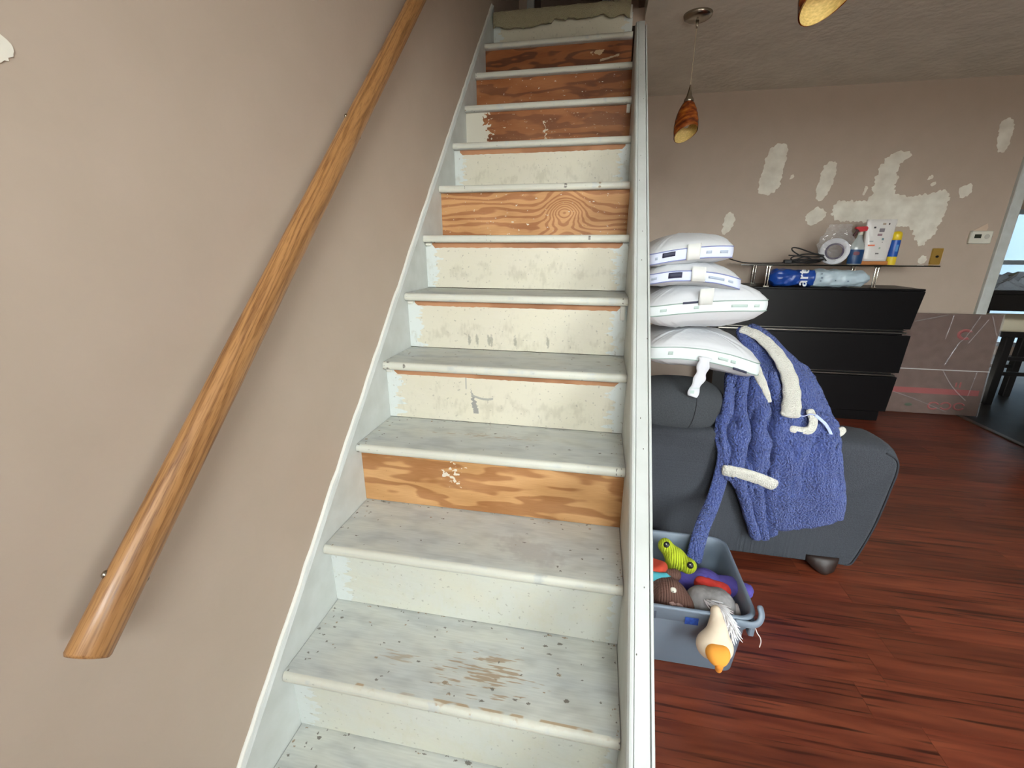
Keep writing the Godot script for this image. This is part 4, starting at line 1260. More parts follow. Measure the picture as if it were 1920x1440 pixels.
	obj("body", MB.new().skin([[Vector3(1.075, 0.175, -1.0) - o, Vector3(1.15, 0.19, -0.99) - o, 0.042, 0.046], [Vector3(1.15, 0.19, -0.99) - o, Vector3(1.225, 0.205, -0.965) - o, 0.046, 0.030], [Vector3(1.225, 0.210, -0.965) - o, Vector3(1.268, 0.232, -0.925) - o, 0.032, 0.026]], 0.005, 0.02, fuzz, 0.004), mat(c8(84, 74, 152), 1.0), p)
	obj("red_patch", MB.new().skin([[Vector3(1.13, 0.212, -0.955) - o, Vector3(1.20, 0.212, -0.935) - o, 0.026, 0.026]], 0.004, 0.02, fuzz, 0.003), mat(c8(206, 60, 52), 1.0), p)
	# grey and white bird with a feathery tail
	var s := thing("plush_gull", "grey plush bird with a shaggy white tail, at the front of the tote", "plush toy", Vector3(1.14, 0.12, -0.85), toys)
	o = s.position
	obj("body", MB.new().skin([[Vector3(1.112, 0.217, -0.855) - o, Vector3(1.156, 0.222, -0.845) - o, 0.056, 0.058], [Vector3(1.10, 0.15, -0.86) - o, Vector3(1.12, 0.2, -0.855) - o, 0.05, 0.05]], 0.0045, 0.02, fuzz, 0.003), tri_tex(mat(c8(168, 164, 164), 0.9), 6.0, noise_tex(521, 0.04, 3, FastNoiseLite.TYPE_SIMPLEX_SMOOTH, 128, false, 4.0, [Color(0.7, 0.7, 0.7), Color(1, 1, 1)])), s)
	var hair := MB.new()
	var hr := RandomNumberGenerator.new()
	hr.seed = 31
	var spine := smooth_path([Vector3(1.115, 0.262, -0.815), Vector3(1.140, 0.268, -0.790), Vector3(1.158, 0.266, -0.762), Vector3(1.168, 0.246, -0.742), Vector3(1.174, 0.215, -0.735), Vector3(1.176, 0.196, -0.733)], 8)
	for i in 170:
		var k := hr.randi_range(0, spine.size() - 8)
		var off := Vector3(hr.randf_range(-1, 1), hr.randf_range(-0.3, 1), hr.randf_range(-0.4, 1)) * 0.011
		var line := []
		for j in 7: line.append(spine[k + j] - o + off * (1.0 + j * 0.13 * (1.0 if i % 3 else 1.8)))
		hair.tube(line, [0.0026, 0.0024, 0.0022, 0.002, 0.0016, 0.0012, 0.0006], 5)
	var hm := obj("tail_feathers", hair, mat(c8(236, 234, 236), 0.9), s, "shaggy white tail")
	# beige and orange duck that hangs over the rim, head down
	var k := thing("plush_duck", "beige plush duck with an orange bill hanging head down over the front of the tote", "plush toy", Vector3(1.12, 0.10, -0.71), toys)
	o = k.position
	var felt := tri_tex(mat(c8(226, 208, 184), 0.95), 8.0)
	obj("body", MB.new().skin([[Vector3(1.128, 0.272, -0.765) - o, Vector3(1.127, 0.236, -0.725) - o, 0.017, 0.025], [Vector3(1.127, 0.236, -0.725) - o, Vector3(1.121, 0.196, -0.712) - o, 0.024, 0.034], [Vector3(1.106, 0.192, -0.705) - o, Vector3(1.134, 0.192, -0.705) - o, 0.041, 0.041]], 0.0038, 0.022), felt, k)
	obj("wing", MB.new().skin([[Vector3(1.118, 0.258, -0.735) - o, Vector3(1.100, 0.232, -0.715) - o, 0.012, 0.007], [Vector3(1.104, 0.214, -0.708) - o, Vector3(1.118, 0.206, -0.69) - o, 0.006, 0.009]], 0.003, 0.008), felt, k)
	obj("bill", MB.new().skin([[Vector3(1.108, 0.203, -0.672) - o, Vector3(1.132, 0.203, -0.672) - o, 0.024, 0.024], [Vector3(1.118, 0.192, -0.664) - o, Vector3(1.123, 0.192, -0.664) - o, 0.026, 0.026]], 0.0035, 0.012), mat(c8(238, 160, 60), 0.9), k, "orange bill")
	obj("bill_tip", MB.new().skin([[Vector3(1.121, 0.180, -0.645) - o, Vector3(1.122, 0.163, -0.648) - o, 0.012, 0.010]], 0.003, 0.01), mat(c8(226, 142, 50), 0.9), k)
	# small things between them
	var r := thing("tape_roll", "small whitish roll standing between the grey plush bird and the tote's right rim", "roll", Vector3(1.215, 0.215, -0.84))
	obj("core", MB.new().lathe([Vector2(0.008, -0.012), Vector2(0.021, -0.012), Vector2(0.023, -0.009), Vector2(0.023, 0.009), Vector2(0.021, 0.012), Vector2(0.008, 0.012), Vector2(0.008, -0.012)], 28, Transform3D(Basis(Vector3(0, 0, 1), -1.3), Vector3.ZERO)), mat(c8(176, 168, 166), 0.7), r)
	var pk := thing("plush_fish", "small bright pink and blue plush scrap under the brown plush animal", "plush toy", Vector3(1.04, 0.18, -0.80))
	o = pk.position
	obj("body", MB.new().skin([[Vector3(1.028, 0.210, -0.800) - o, Vector3(1.062, 0.214, -0.805) - o, 0.014, 0.016]], 0.0035, 0.01), mat(c8(212, 52, 98), 0.95), pk)
	obj("fin", MB.new().skin([[Vector3(1.040, 0.198, -0.788) - o, Vector3(1.066, 0.202, -0.790) - o, 0.009, 0.010]], 0.003, 0.01), mat(c8(64, 66, 150), 0.95), pk)

# ---------------------------------------------------------------- dresser and what stands on it
func dresser() -> void:
	var m := tri_tex(mat(c8(17, 15, 16), 0.36), 3.0, null, noise_tex(601, 0.03, 3, FastNoiseLite.TYPE_SIMPLEX_SMOOTH, 128, true, 2.0), 0.08)
	m.metallic_specular = 0.3
	var t := thing("dresser", "wide black dresser with three stepped drawers and metal strips between them", "dresser")
	var x0 := 1.69
	obj("body", MB.new().box(Vector3(2.415, 0.58, -3.66), Vector3(1.36, 1.00, 0.35), 0.004), m, t)
	obj("top", MB.new().box(Vector3(2.425, 1.083, -3.655), Vector3(1.47, 0.016, 0.38), 0.003), m, t)
	var dr := [[0.781, 1.074, 3.158, 3.124], [0.424, 0.730, 3.140, 3.128], [0.089, 0.387, 3.126, 3.108]]
	for d in dr:
		# fronts taper a little towards the floor
		var poly := PackedVector2Array([Vector2(x0 + 3.158 - d[3], d[0]), Vector2(d[3], d[0]), Vector2(d[2], d[1]), Vector2(x0 + 3.158 - d[2], d[1])])
		var b := MB.new()
		b.prism(poly, 0.034, Transform3D(Basis.IDENTITY, Vector3(0, 0, -3.495)))
		obj("drawer", b, m, t)
	for y in [0.7555, 0.4055]:
		var pull := MB.new()
		pull.box(Vector3(2.415, y - 0.008, -3.478), Vector3(1.40, 0.016, 0.014), 0.004)
		pull.box(Vector3(2.415, y + 0.012, -3.481), Vector3(1.40, 0.007, 0.008), 0.002)
		obj("metal_strip", pull, mat(c8(150, 148, 140), 0.28, 1.0), t, "brushed metal strip")
	obj("plinth", MB.new().box(Vector3(2.415, 0.042, -3.64), Vector3(1.31, 0.084, 0.34), 0.003), m, t)

func shelf_things() -> void:
	var t := thing("glass_shelf", "clear glass shelf on chrome posts on top of the black dresser", "shelf")
	obj("glass_pane", MB.new().box(Vector3(2.510, 1.2615, -3.645), Vector3(1.388, 0.009, 0.37), 0.001), M.glass, t)
	obj("edge_band", MB.new().box(Vector3(2.510, 1.2615, -3.459), Vector3(1.388, 0.009, 0.003), 0.001), mat(c8(18, 22, 21), 0.15), t, "dark front edge of the glass")
	for x in [2.03, 2.80]:
		for z in [-3.475, -3.80]:
			var b := MB.new()
			for dx in [-0.010, 0.010]: b.tube([Vector3(x + dx, 1.0915, z), Vector3(x + dx, 1.2565, z)], 0.0055, 10)
			b.box(Vector3(x, 1.0945, z), Vector3(0.040, 0.006, 0.022), 0.001)
			b.box(Vector3(x, 1.2530, z), Vector3(0.040, 0.006, 0.022), 0.001)
			obj("post", b, M.chrome, t)
	# plastic bag lying under the glass, half blue, half pale
	var bag := thing("plastic_bag", "long blue and pale grey plastic bag with white lettering, lying under the glass shelf", "bag", Vector3(2.42, 1.0915, -3.56))
	var n := nz(611, 5.0, 3)
	var part := func(xa: float, xb: float, sides: int) -> MB:
		var rows := []
		for i in sides + 1:
			var f := float(i) / sides
			var x := lerpf(xa, xb, f)
			var endw := smoothstep(0.0, 0.05, (x + 0.355)) * smoothstep(0.0, 0.06, 0.365 - x)
			var ring := []
			for j in 40:
				var a := TAU * j / 40.0
				var ry := (0.066 + n.get_noise_2d(x * 1.0, 3.0) * 0.012) * (0.45 + 0.55 * endw)
				var rz := 0.078 * (0.6 + 0.4 * endw)
				var cr := 1.0 + n.get_noise_3d(x * 2.2, cos(a) * 0.32, sin(a) * 0.32) * 0.20
				ring.append(Vector3(x, maxf(0.002, 0.068 + signf(sin(a)) * pow(absf(sin(a)), 0.75) * ry * cr), signf(cos(a)) * pow(absf(cos(a)), 0.7) * rz * cr))
			rows.append(ring)
		return MB.new().grid(rows, true, true, 1)
	var blue := mat(c8(28, 72, 160), 0.3)
	var pale := mat(c8(186, 204, 214), 0.32)
	obj("blue_part", part.call(-0.355, -0.035, 30), blue, bag, "glossy blue part of the bag")
	obj("pale_part", part.call(-0.035, 0.365, 38), pale, bag, "pale translucent part of the bag")
	var txt := TextMesh.new()
	var fnt := SystemFont.new()
	fnt.font_names = PackedStringArray(["Droid Sans"])
	fnt.font_weight = 700
	txt.font = fnt
	txt.text = "art"
	txt.font_size = 32
	txt.pixel_size = 0.0030
	txt.depth = 0.0015
	var to := MeshInstance3D.new()
	to.name = "lettering"
	to.mesh = txt
	to.material_override = mat(c8(226, 232, 240), 0.5)
	bag.add_child(to, true)
	to.transform = Transform3D(Basis(Vector3(0, 0, 1), PI / 2) * Basis(Vector3.RIGHT, 0.0), Vector3(-0.125, 0.072, 0.0905))
	var star := MB.new()
	for i in 6:
		var a := TAU * i / 6.0 + 0.3
		star.box(Vector3.ZERO, Vector3(0.010, 0.0036, 0.0015), 0.0, false, Transform3D(Basis(Vector3(0, 0, 1), a), Vector3(-0.122 + cos(a) * 0.008, 0.126 + sin(a) * 0.006, 0.085)))
	obj("emblem", star, mat(c8(214, 222, 232), 0.5), bag)
	for q in [[0.005, 0.105, 0.02], [0.01, 0.075, 0.026], [0.005, 0.05, 0.02], [0.11, 0.055, 0.016], [0.20, 0.05, 0.022]]:
		obj("faint_print", MB.new().box(Vector3(q[0], q[1], 0.0865), Vector3(q[2] * 0.55, q[2] * 0.5, 0.0012), 0.0), mat(c8(120, 136, 154), 0.6), bag)
	var top := 1.2665
	var zc := -3.545
	# coiled black cord
	var cb := thing("power_cord", "coiled black cord heaped at the left end of the glass shelf", "cord", Vector3(2.30, top, zc))
	var r := RandomNumberGenerator.new()
	r.seed = 77
	var line := []
	for i in 46:
		var a := i * 0.62
		line.append(Vector3(cos(a) * (0.105 + 0.02 * sin(i * 1.3)) + 0.03 * sin(i * 0.21), 0.008 + 0.030 * (0.5 + 0.5 * sin(a * 0.5 + i * 0.4)) + (0.05 * maxf(0.0, sin(i * 0.19)) if i > 12 else 0.0), sin(a) * 0.035))
	obj("cable", MB.new().tube(smooth_path(line, 5), 0.0052, 7), M.black, cb)
	obj("cable_loop", MB.new().tube(smooth_path([Vector3(-0.02, 0.06, 0), Vector3(-0.09, 0.10, 0.01), Vector3(-0.10, 0.125, 0.01), Vector3(-0.05, 0.122, 0), Vector3(0.05, 0.09, -0.01), Vector3(0.12, 0.07, 0), Vector3(0.16, 0.03, 0.01)], 6), 0.0052, 7), M.black, cb)
	obj("plug", MB.new().box(Vector3(-0.125, 0.020, 0.03), Vector3(0.06, 0.032, 0.03), 0.006), M.black, cb)
	obj("cable_tail", MB.new().tube(smooth_path([Vector3(-0.13, 0.01, 0.02), Vector3(-0.32, 0.006, 0.03), Vector3(-0.46, 0.012, 0.02), Vector3(-0.60, 0.05, 0.05)], 5), 0.0045, 7), M.black, cb)
	# roll of tape in a clear bag
	var tr := thing("packing_tape", "white tape roll with a purple core inside a crumpled clear bag on the shelf", "tape roll", Vector3(2.52, top + 0.100, zc - 0.02))
	var face := Transform3D(Basis(Vector3.UP, -0.45) * Basis(Vector3.RIGHT, PI / 2), Vector3.ZERO)
	obj("roll", MB.new().lathe([Vector2(0.060, -0.028), Vector2(0.096, -0.028), Vector2(0.099, -0.024), Vector2(0.099, 0.024), Vector2(0.096, 0.028), Vector2(0.060, 0.028), Vector2(0.060, -0.028)], 48, face), mat(c8(216, 216, 220), 0.45), tr)
	obj("core", MB.new().lathe([Vector2(0.050, -0.030), Vector2(0.062, -0.0295), Vector2(0.062, 0.0295), Vector2(0.050, 0.030), Vector2(0.050, -0.030)], 40, face), mat(c8(84, 70, 92), 0.6), tr)
	var bagm := mat(Color(0.92, 0.92, 0.94, 0.14), 0.1)
	bagm.transparency = BaseMaterial3D.TRANSPARENCY_ALPHA
	var rows := []
	var crumple := nz(631, 9.0, 3)
	for i in 23:
		var v := i / 22.0
		var ring := []
		for j in 36:
			var a := TAU * j / 36.0
			var w := 0.118 * sin(clampf(v * 1.05 + 0.12, 0.0, 1.0) * PI * 0.82) + 0.012
			var p := Vector3(cos(a) * w, -0.097 + v * 0.30, sin(a) * w * 0.42)
			ring.append(p * Vector3(1, 1, 1) + Vector3(cos(a), 0, sin(a)) * crumple.get_noise_3dv(p * 3.0) * 0.028)
		rows.append(ring)
	obj("clear_bag", MB.new().grid(rows, true, false, -1), bagm, tr, "crumpled clear plastic bag")
	# spray bottle
	var sb := thing("spray_bottle", "clear spray bottle with a red trigger and dark blue label on the shelf", "bottle", Vector3(2.655, top, zc + 0.02))
	var wide := Transform3D(Basis(Vector3(1.25, 0, 0), Vector3.UP, Vector3(0, 0, 0.75)), Vector3.ZERO)
	var clear := mat(Color(0.86, 0.90, 0.90, 0.35), 0.1)
	clear.transparency = BaseMaterial3D.TRANSPARENCY_ALPHA
	obj("body", MB.new().lathe([Vector2(0.0, 0.001), Vector2(0.036, 0.001), Vector2(0.040, 0.006), Vector2(0.040, 0.12), Vector2(0.036, 0.15), Vector2(0.022, 0.185), Vector2(0.015, 0.205), Vector2(0.013, 0.225)], 28, wide), clear, sb)
	obj("label_wrap", MB.new().lathe([Vector2(0.0405, 0.008), Vector2(0.0412, 0.010), Vector2(0.0412, 0.112), Vector2(0.0405, 0.114)], 28, wide), mat(c8(20, 62, 108), 0.4), sb, "dark blue label")
	obj("label_mark", MB.new().ball(Vector3(-0.012, 0.085, 0.031), Vector3(0.022, 0.014, 0.002), 0.7), mat(c8(120, 70, 84), 0.5), sb)
	obj("neck", MB.new().lathe([Vector2(0.0, 0.222), Vector2(0.016, 0.222), Vector2(0.016, 0.245), Vector2(0.0, 0.245)], 20), M.white_plastic, sb)
	var hd := MB.new()
	hd.prism(PackedVector2Array([Vector2(-0.045, 0.268), Vector2(-0.040, 0.280), Vector2(0.030, 0.284), Vector2(0.040, 0.272), Vector2(0.036, 0.250), Vector2(-0.012, 0.244), Vector2(-0.022, 0.258)]), 0.022, Transform3D(Basis.IDENTITY, Vector3(0, 0, -0.011)))
	obj("spray_head", hd, mat(c8(186, 28, 40), 0.4), sb, "red spray head")
	obj("trigger", MB.new().prism(PackedVector2Array([Vector2(-0.030, 0.262), Vector2(-0.018, 0.252), Vector2(-0.040, 0.212), Vector2(-0.048, 0.216)]), 0.012, Transform3D(Basis.IDENTITY, Vector3(0, 0, -0.006))), mat(c8(70, 20, 28), 0.4), sb)
	# white packet with small printing on an orange-brown base
	var pk := thing("white_packet", "tall white packet with small printed marks, between the spray bottle and the yellow can", "packet", Vector3(2.79, top, zc))
	var prow := []
	for i in 13:
		var v := i / 12.0
		var ring := []
		var hx := 0.083 + 0.020 * v
		var hz := 0.030 * sin(clampf(1.12 - v, 0.0, 1.0) * PI * 0.5) + 0.004
		for j in 32:
			var a := TAU * j / 32.0
			ring.append(Vector3(signf(cos(a)) * pow(absf(cos(a)), 0.45) * hx, 0.028 + v * 0.305, signf(sin(a)) * pow(absf(sin(a)), 0.6) * hz + crumple.get_noise_2d(a, v * 0.6) * 0.004))
		prow.append(ring)
	var pkm := mat(c8(216, 212, 208), 0.3)
	obj("pouch", MB.new().grid(prow, true, true, 1), pkm, pk)
	obj("base", MB.new().box(Vector3(0.0, 0.014, 0.0), Vector3(0.185, 0.028, 0.07), 0.004), mat(c8(176, 110, 48), 0.5), pk, "orange brown base")
	for q in [[-0.045, 0.275, 0.014, 0.012, 40, 40, 44], [0.015, 0.30, 0.020, 0.012, 170, 150, 130], [0.048, 0.30, 0.008, 0.012, 60, 50, 50], [0.005, 0.255, 0.034, 0.026, 120, 112, 118], [-0.005, 0.222, 0.030, 0.016, 150, 120, 128], [0.020, 0.19, 0.014, 0.016, 96, 124, 130], [-0.055, 0.175, 0.026, 0.006, 140, 150, 150], [-0.050, 0.145, 0.046, 0.011, 224, 120, 86], [0.020, 0.168, 0.006, 0.006, 110, 110, 110], [0.010, 0.125, 0.010, 0.014, 150, 170, 150], [0.0, 0.085, 0.022, 0.010, 120, 116, 112]]:
		var vv: float = (q[1] - 0.028) / 0.305
		var hz: float = 0.030 * sin(clampf(1.12 - vv, 0.0, 1.0) * PI * 0.5) + 0.006
		obj("printed_mark", MB.new().box(Vector3(q[0], q[1], hz), Vector3(q[2], q[3], 0.0015), 0.0), mat(c8(q[4], q[5], q[6]), 0.5), pk)
	# blue and yellow can
	var cn := thing("spray_can", "slim yellow and blue can at the right end of the things on the shelf", "can", Vector3(2.912, top, zc + 0.01))
	var flat := Transform3D(Basis(Vector3(1, 0, 0), Vector3.UP, Vector3(0, 0, 0.8)), Vector3.ZERO)
	obj("base", MB.new().lathe([Vector2(0, 0.001), Vector2(0.030, 0.001), Vector2(0.031, 0.004), Vector2(0.031, 0.062)], 28, flat), mat(c8(226, 196, 44), 0.35), cn)
	obj("label_wrap", MB.new().lathe([Vector2(0.031, 0.062), Vector2(0.0315, 0.064), Vector2(0.0315, 0.182), Vector2(0.031, 0.184)], 28, flat), mat(c8(26, 82, 170), 0.35), cn, "blue label")
	obj("cap", MB.new().lathe([Vector2(0.031, 0.184), Vector2(0.0325, 0.186), Vector2(0.032, 0.225), Vector2(0.026, 0.240), Vector2(0.012, 0.247), Vector2(0, 0.248)], 28, flat), mat(c8(232, 202, 40), 0.35), cn, "yellow cap")
	obj("label_mark", MB.new().box(Vector3(0.004, 0.125, 0.0255), Vector3(0.016, 0.05, 0.0015), 0.0), mat(c8(88, 150, 210), 0.4), cn)

# ---------------------------------------------------------------- pendant lamps (unlit)
func lamps() -> void:
	var amber := noise_tex(641, 0.02, 4, FastNoiseLite.TYPE_SIMPLEX_SMOOTH, 256, false, 4.0, [c8(72, 28, 8), c8(138, 62, 17), c8(196, 116, 40)])
	var shade_m := mat(Color(1, 1, 1), 0.12)
	shade_m.albedo_texture = amber
	shade_m.uv1_scale = Vector3(1, 1, 1)
	shade_m.metallic_specular = 0.6
	var inner_m := mat(c8(255, 226, 150), 0.5)
	inner_m.albedo_texture = noise_tex(642, 0.06, 3, FastNoiseLite.TYPE_CELLULAR, 256, false, 4.0, [Color(0.80, 0.76, 0.66), Color(1, 1, 1)])
	inner_m.backlight_enabled = true
	inner_m.backlight = Color(0.35, 0.22, 0.08)
	shade_m.backlight_enabled = true
	shade_m.backlight = Color(0.30, 0.13, 0.03)
	var spots := [[Vector3(1.138, YC, -2.523), "amber glass pendant lamp hanging whole in view below the ceiling", 1.0], [Vector3(1.245, YC, -1.09), "nearer amber glass pendant lamp cut off by the top of the picture", 1.0]]
	for s in spots:
		var t := thing("pendant_lamp", s[1], "pendant lamp", s[0], "amber pendant lamps")
		obj("canopy", MB.new().lathe([Vector2(0, -0.028), Vector2(0.020, -0.028), Vector2(0.055, -0.022), Vector2(0.072, -0.012), Vector2(0.075, 0.0), Vector2(0.0, 0.0)], 40), M.nickel, t)
		obj("ferrule", MB.new().lathe([Vector2(0.0, -0.064), Vector2(0.004, -0.064), Vector2(0.009, -0.028), Vector2(0.0, -0.028)], 16), M.nickel, t)
		obj("cord", MB.new().tube([Vector3(0, -0.06, 0), Vector3(0.001, -0.2, 0), Vector3(0, -0.345, 0)], 0.0022, 8), mat(c8(190, 174, 150), 0.6), t)
		obj("socket_cap", MB.new().lathe([Vector2(0.0, -0.325), Vector2(0.004, -0.330), Vector2(0.008, -0.355), Vector2(0.018, -0.388), Vector2(0.026, -0.400), Vector2(0.028, -0.412), Vector2(0.0, -0.412)], 24), M.nickel, t)
		# blown glass, cut off at a slant that opens towards the stair
		var pr := [[0.024, -0.410], [0.033, -0.420], [0.046, -0.444], [0.057, -0.473], [0.064, -0.505], [0.067, -0.535], [0.066, -0.565], [0.062, -0.592], [0.057, -0.612]]
		var shell := func(inset: float) -> Array:
			var rows := []
			for i in 25:
				var ring := []
				for j in 48:
					var a := TAU * j / 48.0
					var low := -0.575 + 0.036 * cos(a - s[2])
					var y := lerpf(-0.410, low, i / 24.0)
					var r := 0.0
					for k in pr.size() - 1:
						if y <= pr[k][1] + 1e-6 and y >= pr[k + 1][1] - 1e-6: r = lerpf(pr[k][0], pr[k + 1][0], (pr[k][1] - y) / (pr[k][1] - pr[k + 1][1]))
					ring.append(Vector3(cos(a) * (r - inset), y, sin(a) * (r - inset)))
				rows.append(ring)
			return rows
		var sh := obj("shade", MB.new().grid(shell.call(0.0), true, false, 1, Vector2(1, 1)), shade_m, t, "amber brown glass shade with a slanted opening")
		obj("shade_lining", MB.new().grid(shell.call(0.004), true, false, 1, Vector2(2, 2)), inner_m, sh, "pale yellow inside of the shade")
		obj("bulb", MB.new().lathe([Vector2(0.0, -0.545), Vector2(0.010, -0.542), Vector2(0.018, -0.53), Vector2(0.021, -0.510), Vector2(0.018, -0.49), Vector2(0.012, -0.46), Vector2(0.012, -0.415), Vector2(0, -0.415)], 24), mat(c8(226, 214, 186), 0.3), t)

# ---------------------------------------------------------------- things on and against the back wall
func wall_things() -> void:
	var t := thing("thermostat", "white wall thermostat with a small dark screen, near the door casing", "thermostat", Vector3(3.667, 1.475, ZB))
	obj("case", MB.new().box(Vector3(0, 0, 0.014), Vector3(0.150, 0.098, 0.028), 0.006), M.white_plastic, t)
	obj("screen", MB.new().box(Vector3(-0.026, 0.008, 0.0285), Vector3(0.046, 0.030, 0.002), 0.0005), mat(c8(52, 54, 46), 0.2), t)
	obj("button_pad", MB.new().ball(Vector3(0.036, 0.006, 0.028), Vector3(0.018, 0.018, 0.0025), 1.0), mat(c8(190, 186, 176), 0.5), t)
	obj("paper_note", MB.new().prism(PackedVector2Array([Vector2(-0.055, 0.050), Vector2(0.035, 0.050), Vector2(0.042, 0.072), Vector2(0.030, 0.105), Vector2(-0.030, 0.068)]), 0.002, Transform3D(Basis.IDENTITY, Vector3(0, 0, 0.004))), mat(c8(206, 182, 160), 0.8), t, "folded paper tucked behind the top")
	var fl := thing("wall_plate", "shiny brass cable outlet plate on the beige wall behind the glass shelf", "wall plate", Vector3(3.408, 1.326, ZB))
	obj("plate", MB.new().box(Vector3(0, 0, 0.005), Vector3(0.082, 0.130, 0.010), 0.006), M.brass, fl)
	obj("connector", MB.new().lathe([Vector2(0.0, 0.0), Vector2(0.009, 0.0), Vector2(0.009, 0.012), Vector2(0.005, 0.012), Vector2(0.005, 0.018), Vector2(0.0, 0.018)], 16, Transform3D(Basis(Vector3.RIGHT, PI / 2), Vector3(0, 0, 0.009))), mat(c8(40, 34, 24), 0.4, 0.6), fl)
	for y in [-0.048, 0.048]: obj("screw", MB.new().ball(Vector3(0, y, 0.010), Vector3(0.004, 0.004, 0.0015), 1.0, Basis.IDENTITY, 10, 6), M.brass, fl)
	# flat carton in clear wrap, leaning on the wall
	var bx := thing("flat_carton", "flat cardboard carton in shiny clear wrap leaning on the wall beside the dresser", "carton", Vector3(3.49, 0.0, -3.735))
	var lean := Transform3D(Basis(Vector3.RIGHT, -0.068), Vector3(0, 0.004, 0))
	var kraft := tri_tex(mat(c8(112, 86, 74), 0.85), 3.0, noise_tex(651, 0.03, 3, FastNoiseLite.TYPE_SIMPLEX_SMOOTH, 128, false, 4.0, [Color(0.86, 0.85, 0.84), Color(1, 1, 1)]))
	obj("board", MB.new().box(Vector3(0, 0.435, -0.022), Vector3(0.955, 0.868, 0.044), 0.003, false, lean), kraft, bx)
	var red := mat(c8(150, 66, 62), 0.8)
	var pr := MB.new()
	pr.box(Vector3(0.05, 0.205, 0.0006), Vector3(0.80, 0.050, 0.0008), 0.0, false, lean)
	obj("red_band", pr, red, bx)
	for q in [[0.24, 0.70, 0.058, 0.030, 0.6, 5.4], [0.14, 0.075, 0.045, 0.030, 0.4, 5.6], [0.23, 0.078, 0.045, 0.030, -2.6, 2.8], [0.33, 0.080, 0.045, 0.030, 0.3, 5.9]]:
		var rows := []
		for i in 2:
			var rr := []
			for j in 25:
				var a := lerpf(q[4], q[5], j / 24.0)
				var rad: float = q[2] if i == 0 else q[3]
				rr.append(lean * Vector3(q[0] + cos(a) * rad, q[1] + sin(a) * rad * 0.8, 0.0012))
			rows.append(rr)
		obj("red_mark", MB.new().sheet(rows, 0.0006), red, bx)
	for q in [[0.30, 0.27, 0.012, 0.05], [0.27, 0.27, 0.012, 0.04]]: obj("red_mark", MB.new().box(Vector3(q[0], q[1], 0.0008), Vector3(q[2], q[3], 0.0008), 0.0, false, lean), red, bx)
	obj("green_mark", MB.new().ball(lean * Vector3(-0.05, 0.075, 0.001), Vector3(0.03, 0.014, 0.001), 1.0), mat(c8(70, 84, 58), 0.8), bx)
	obj("strap", MB.new().box(Vector3(0, 0.395, 0.0065), Vector3(0.962, 0.007, 0.0015), 0.0004, false, lean), mat(c8(196, 190, 186), 0.4), bx, "white packing strap")
	var n := nz(655, 4.0, 3)
	var wrap := []
	for i in 25:
		var r := []
		for j in 29:
			var x := lerpf(-0.481, 0.481, j / 28.0)
			var y := lerpf(0.003, 0.874, i / 24.0)
			var e := minf(minf(0.5 - absf(j / 28.0 - 0.5), 0.5 - absf(i / 24.0 - 0.5)) * 8.0, 1.0)
			r.append(lean * Vector3(x, y, 0.004 + e * (0.004 + absf(n.get_noise_2d(x * 2.0 + y * 0.8, y * 1.2)) * 0.022)))
		wrap.append(r)
	obj("wrap_film", MB.new().sheet(wrap, 0.0006), M.film, bx, "clear plastic wrap")
	# tight creases of the film
	var crease := mat(Color(0.95, 0.95, 0.97, 0.12), 0.12)
	crease.transparency = BaseMaterial3D.TRANSPARENCY_ALPHA
	for p in [[Vector3(0.31, 0.86, 0.012), Vector3(0.24, 0.68, 0.014), Vector3(0.20, 0.62, 0.014), Vector3(0.14, 0.44, 0.012)], [Vector3(0.37, 0.83, 0.012), Vector3(0.27, 0.63, 0.013)], [Vector3(0.39, 0.86, 0.012), Vector3(0.455, 0.70, 0.012)], [Vector3(-0.30, 0.22, 0.010), Vector3(-0.02, 0.13, 0.012), Vector3(0.24, 0.03, 0.010)], [Vector3(0.14, 0.39, 0.012), Vector3(0.24, 0.25, 0.013), Vector3(0.36, 0.14, 0.010)], [Vector3(0.12, 0.86, 0.012), Vector3(0.10, 0.66, 0.012)], [Vector3(0.39, 0.39, 0.010), Vector3(0.37, 0.18, 0.010)], [Vector3(-0.15, 0.80, 0.010), Vector3(0.08, 0.86, 0.010)]]:
		var l := []
		for v in smooth_path(p, 8): l.append(lean * v)
		obj("film_crease", MB.new().tube(l, 0.0042, 6, 0.5, Vector3(0, 0, 1)), crease, bx)
	var edge := []
	for i in 30: edge.append(lean * Vector3(0.481 + n.get_noise_2d(i * 0.5, 2.0) * 0.006, 0.004 + i / 29.0 * 0.868, 0.002))
	obj("film_crease", MB.new().tube(edge, 0.004, 6), crease, bx)

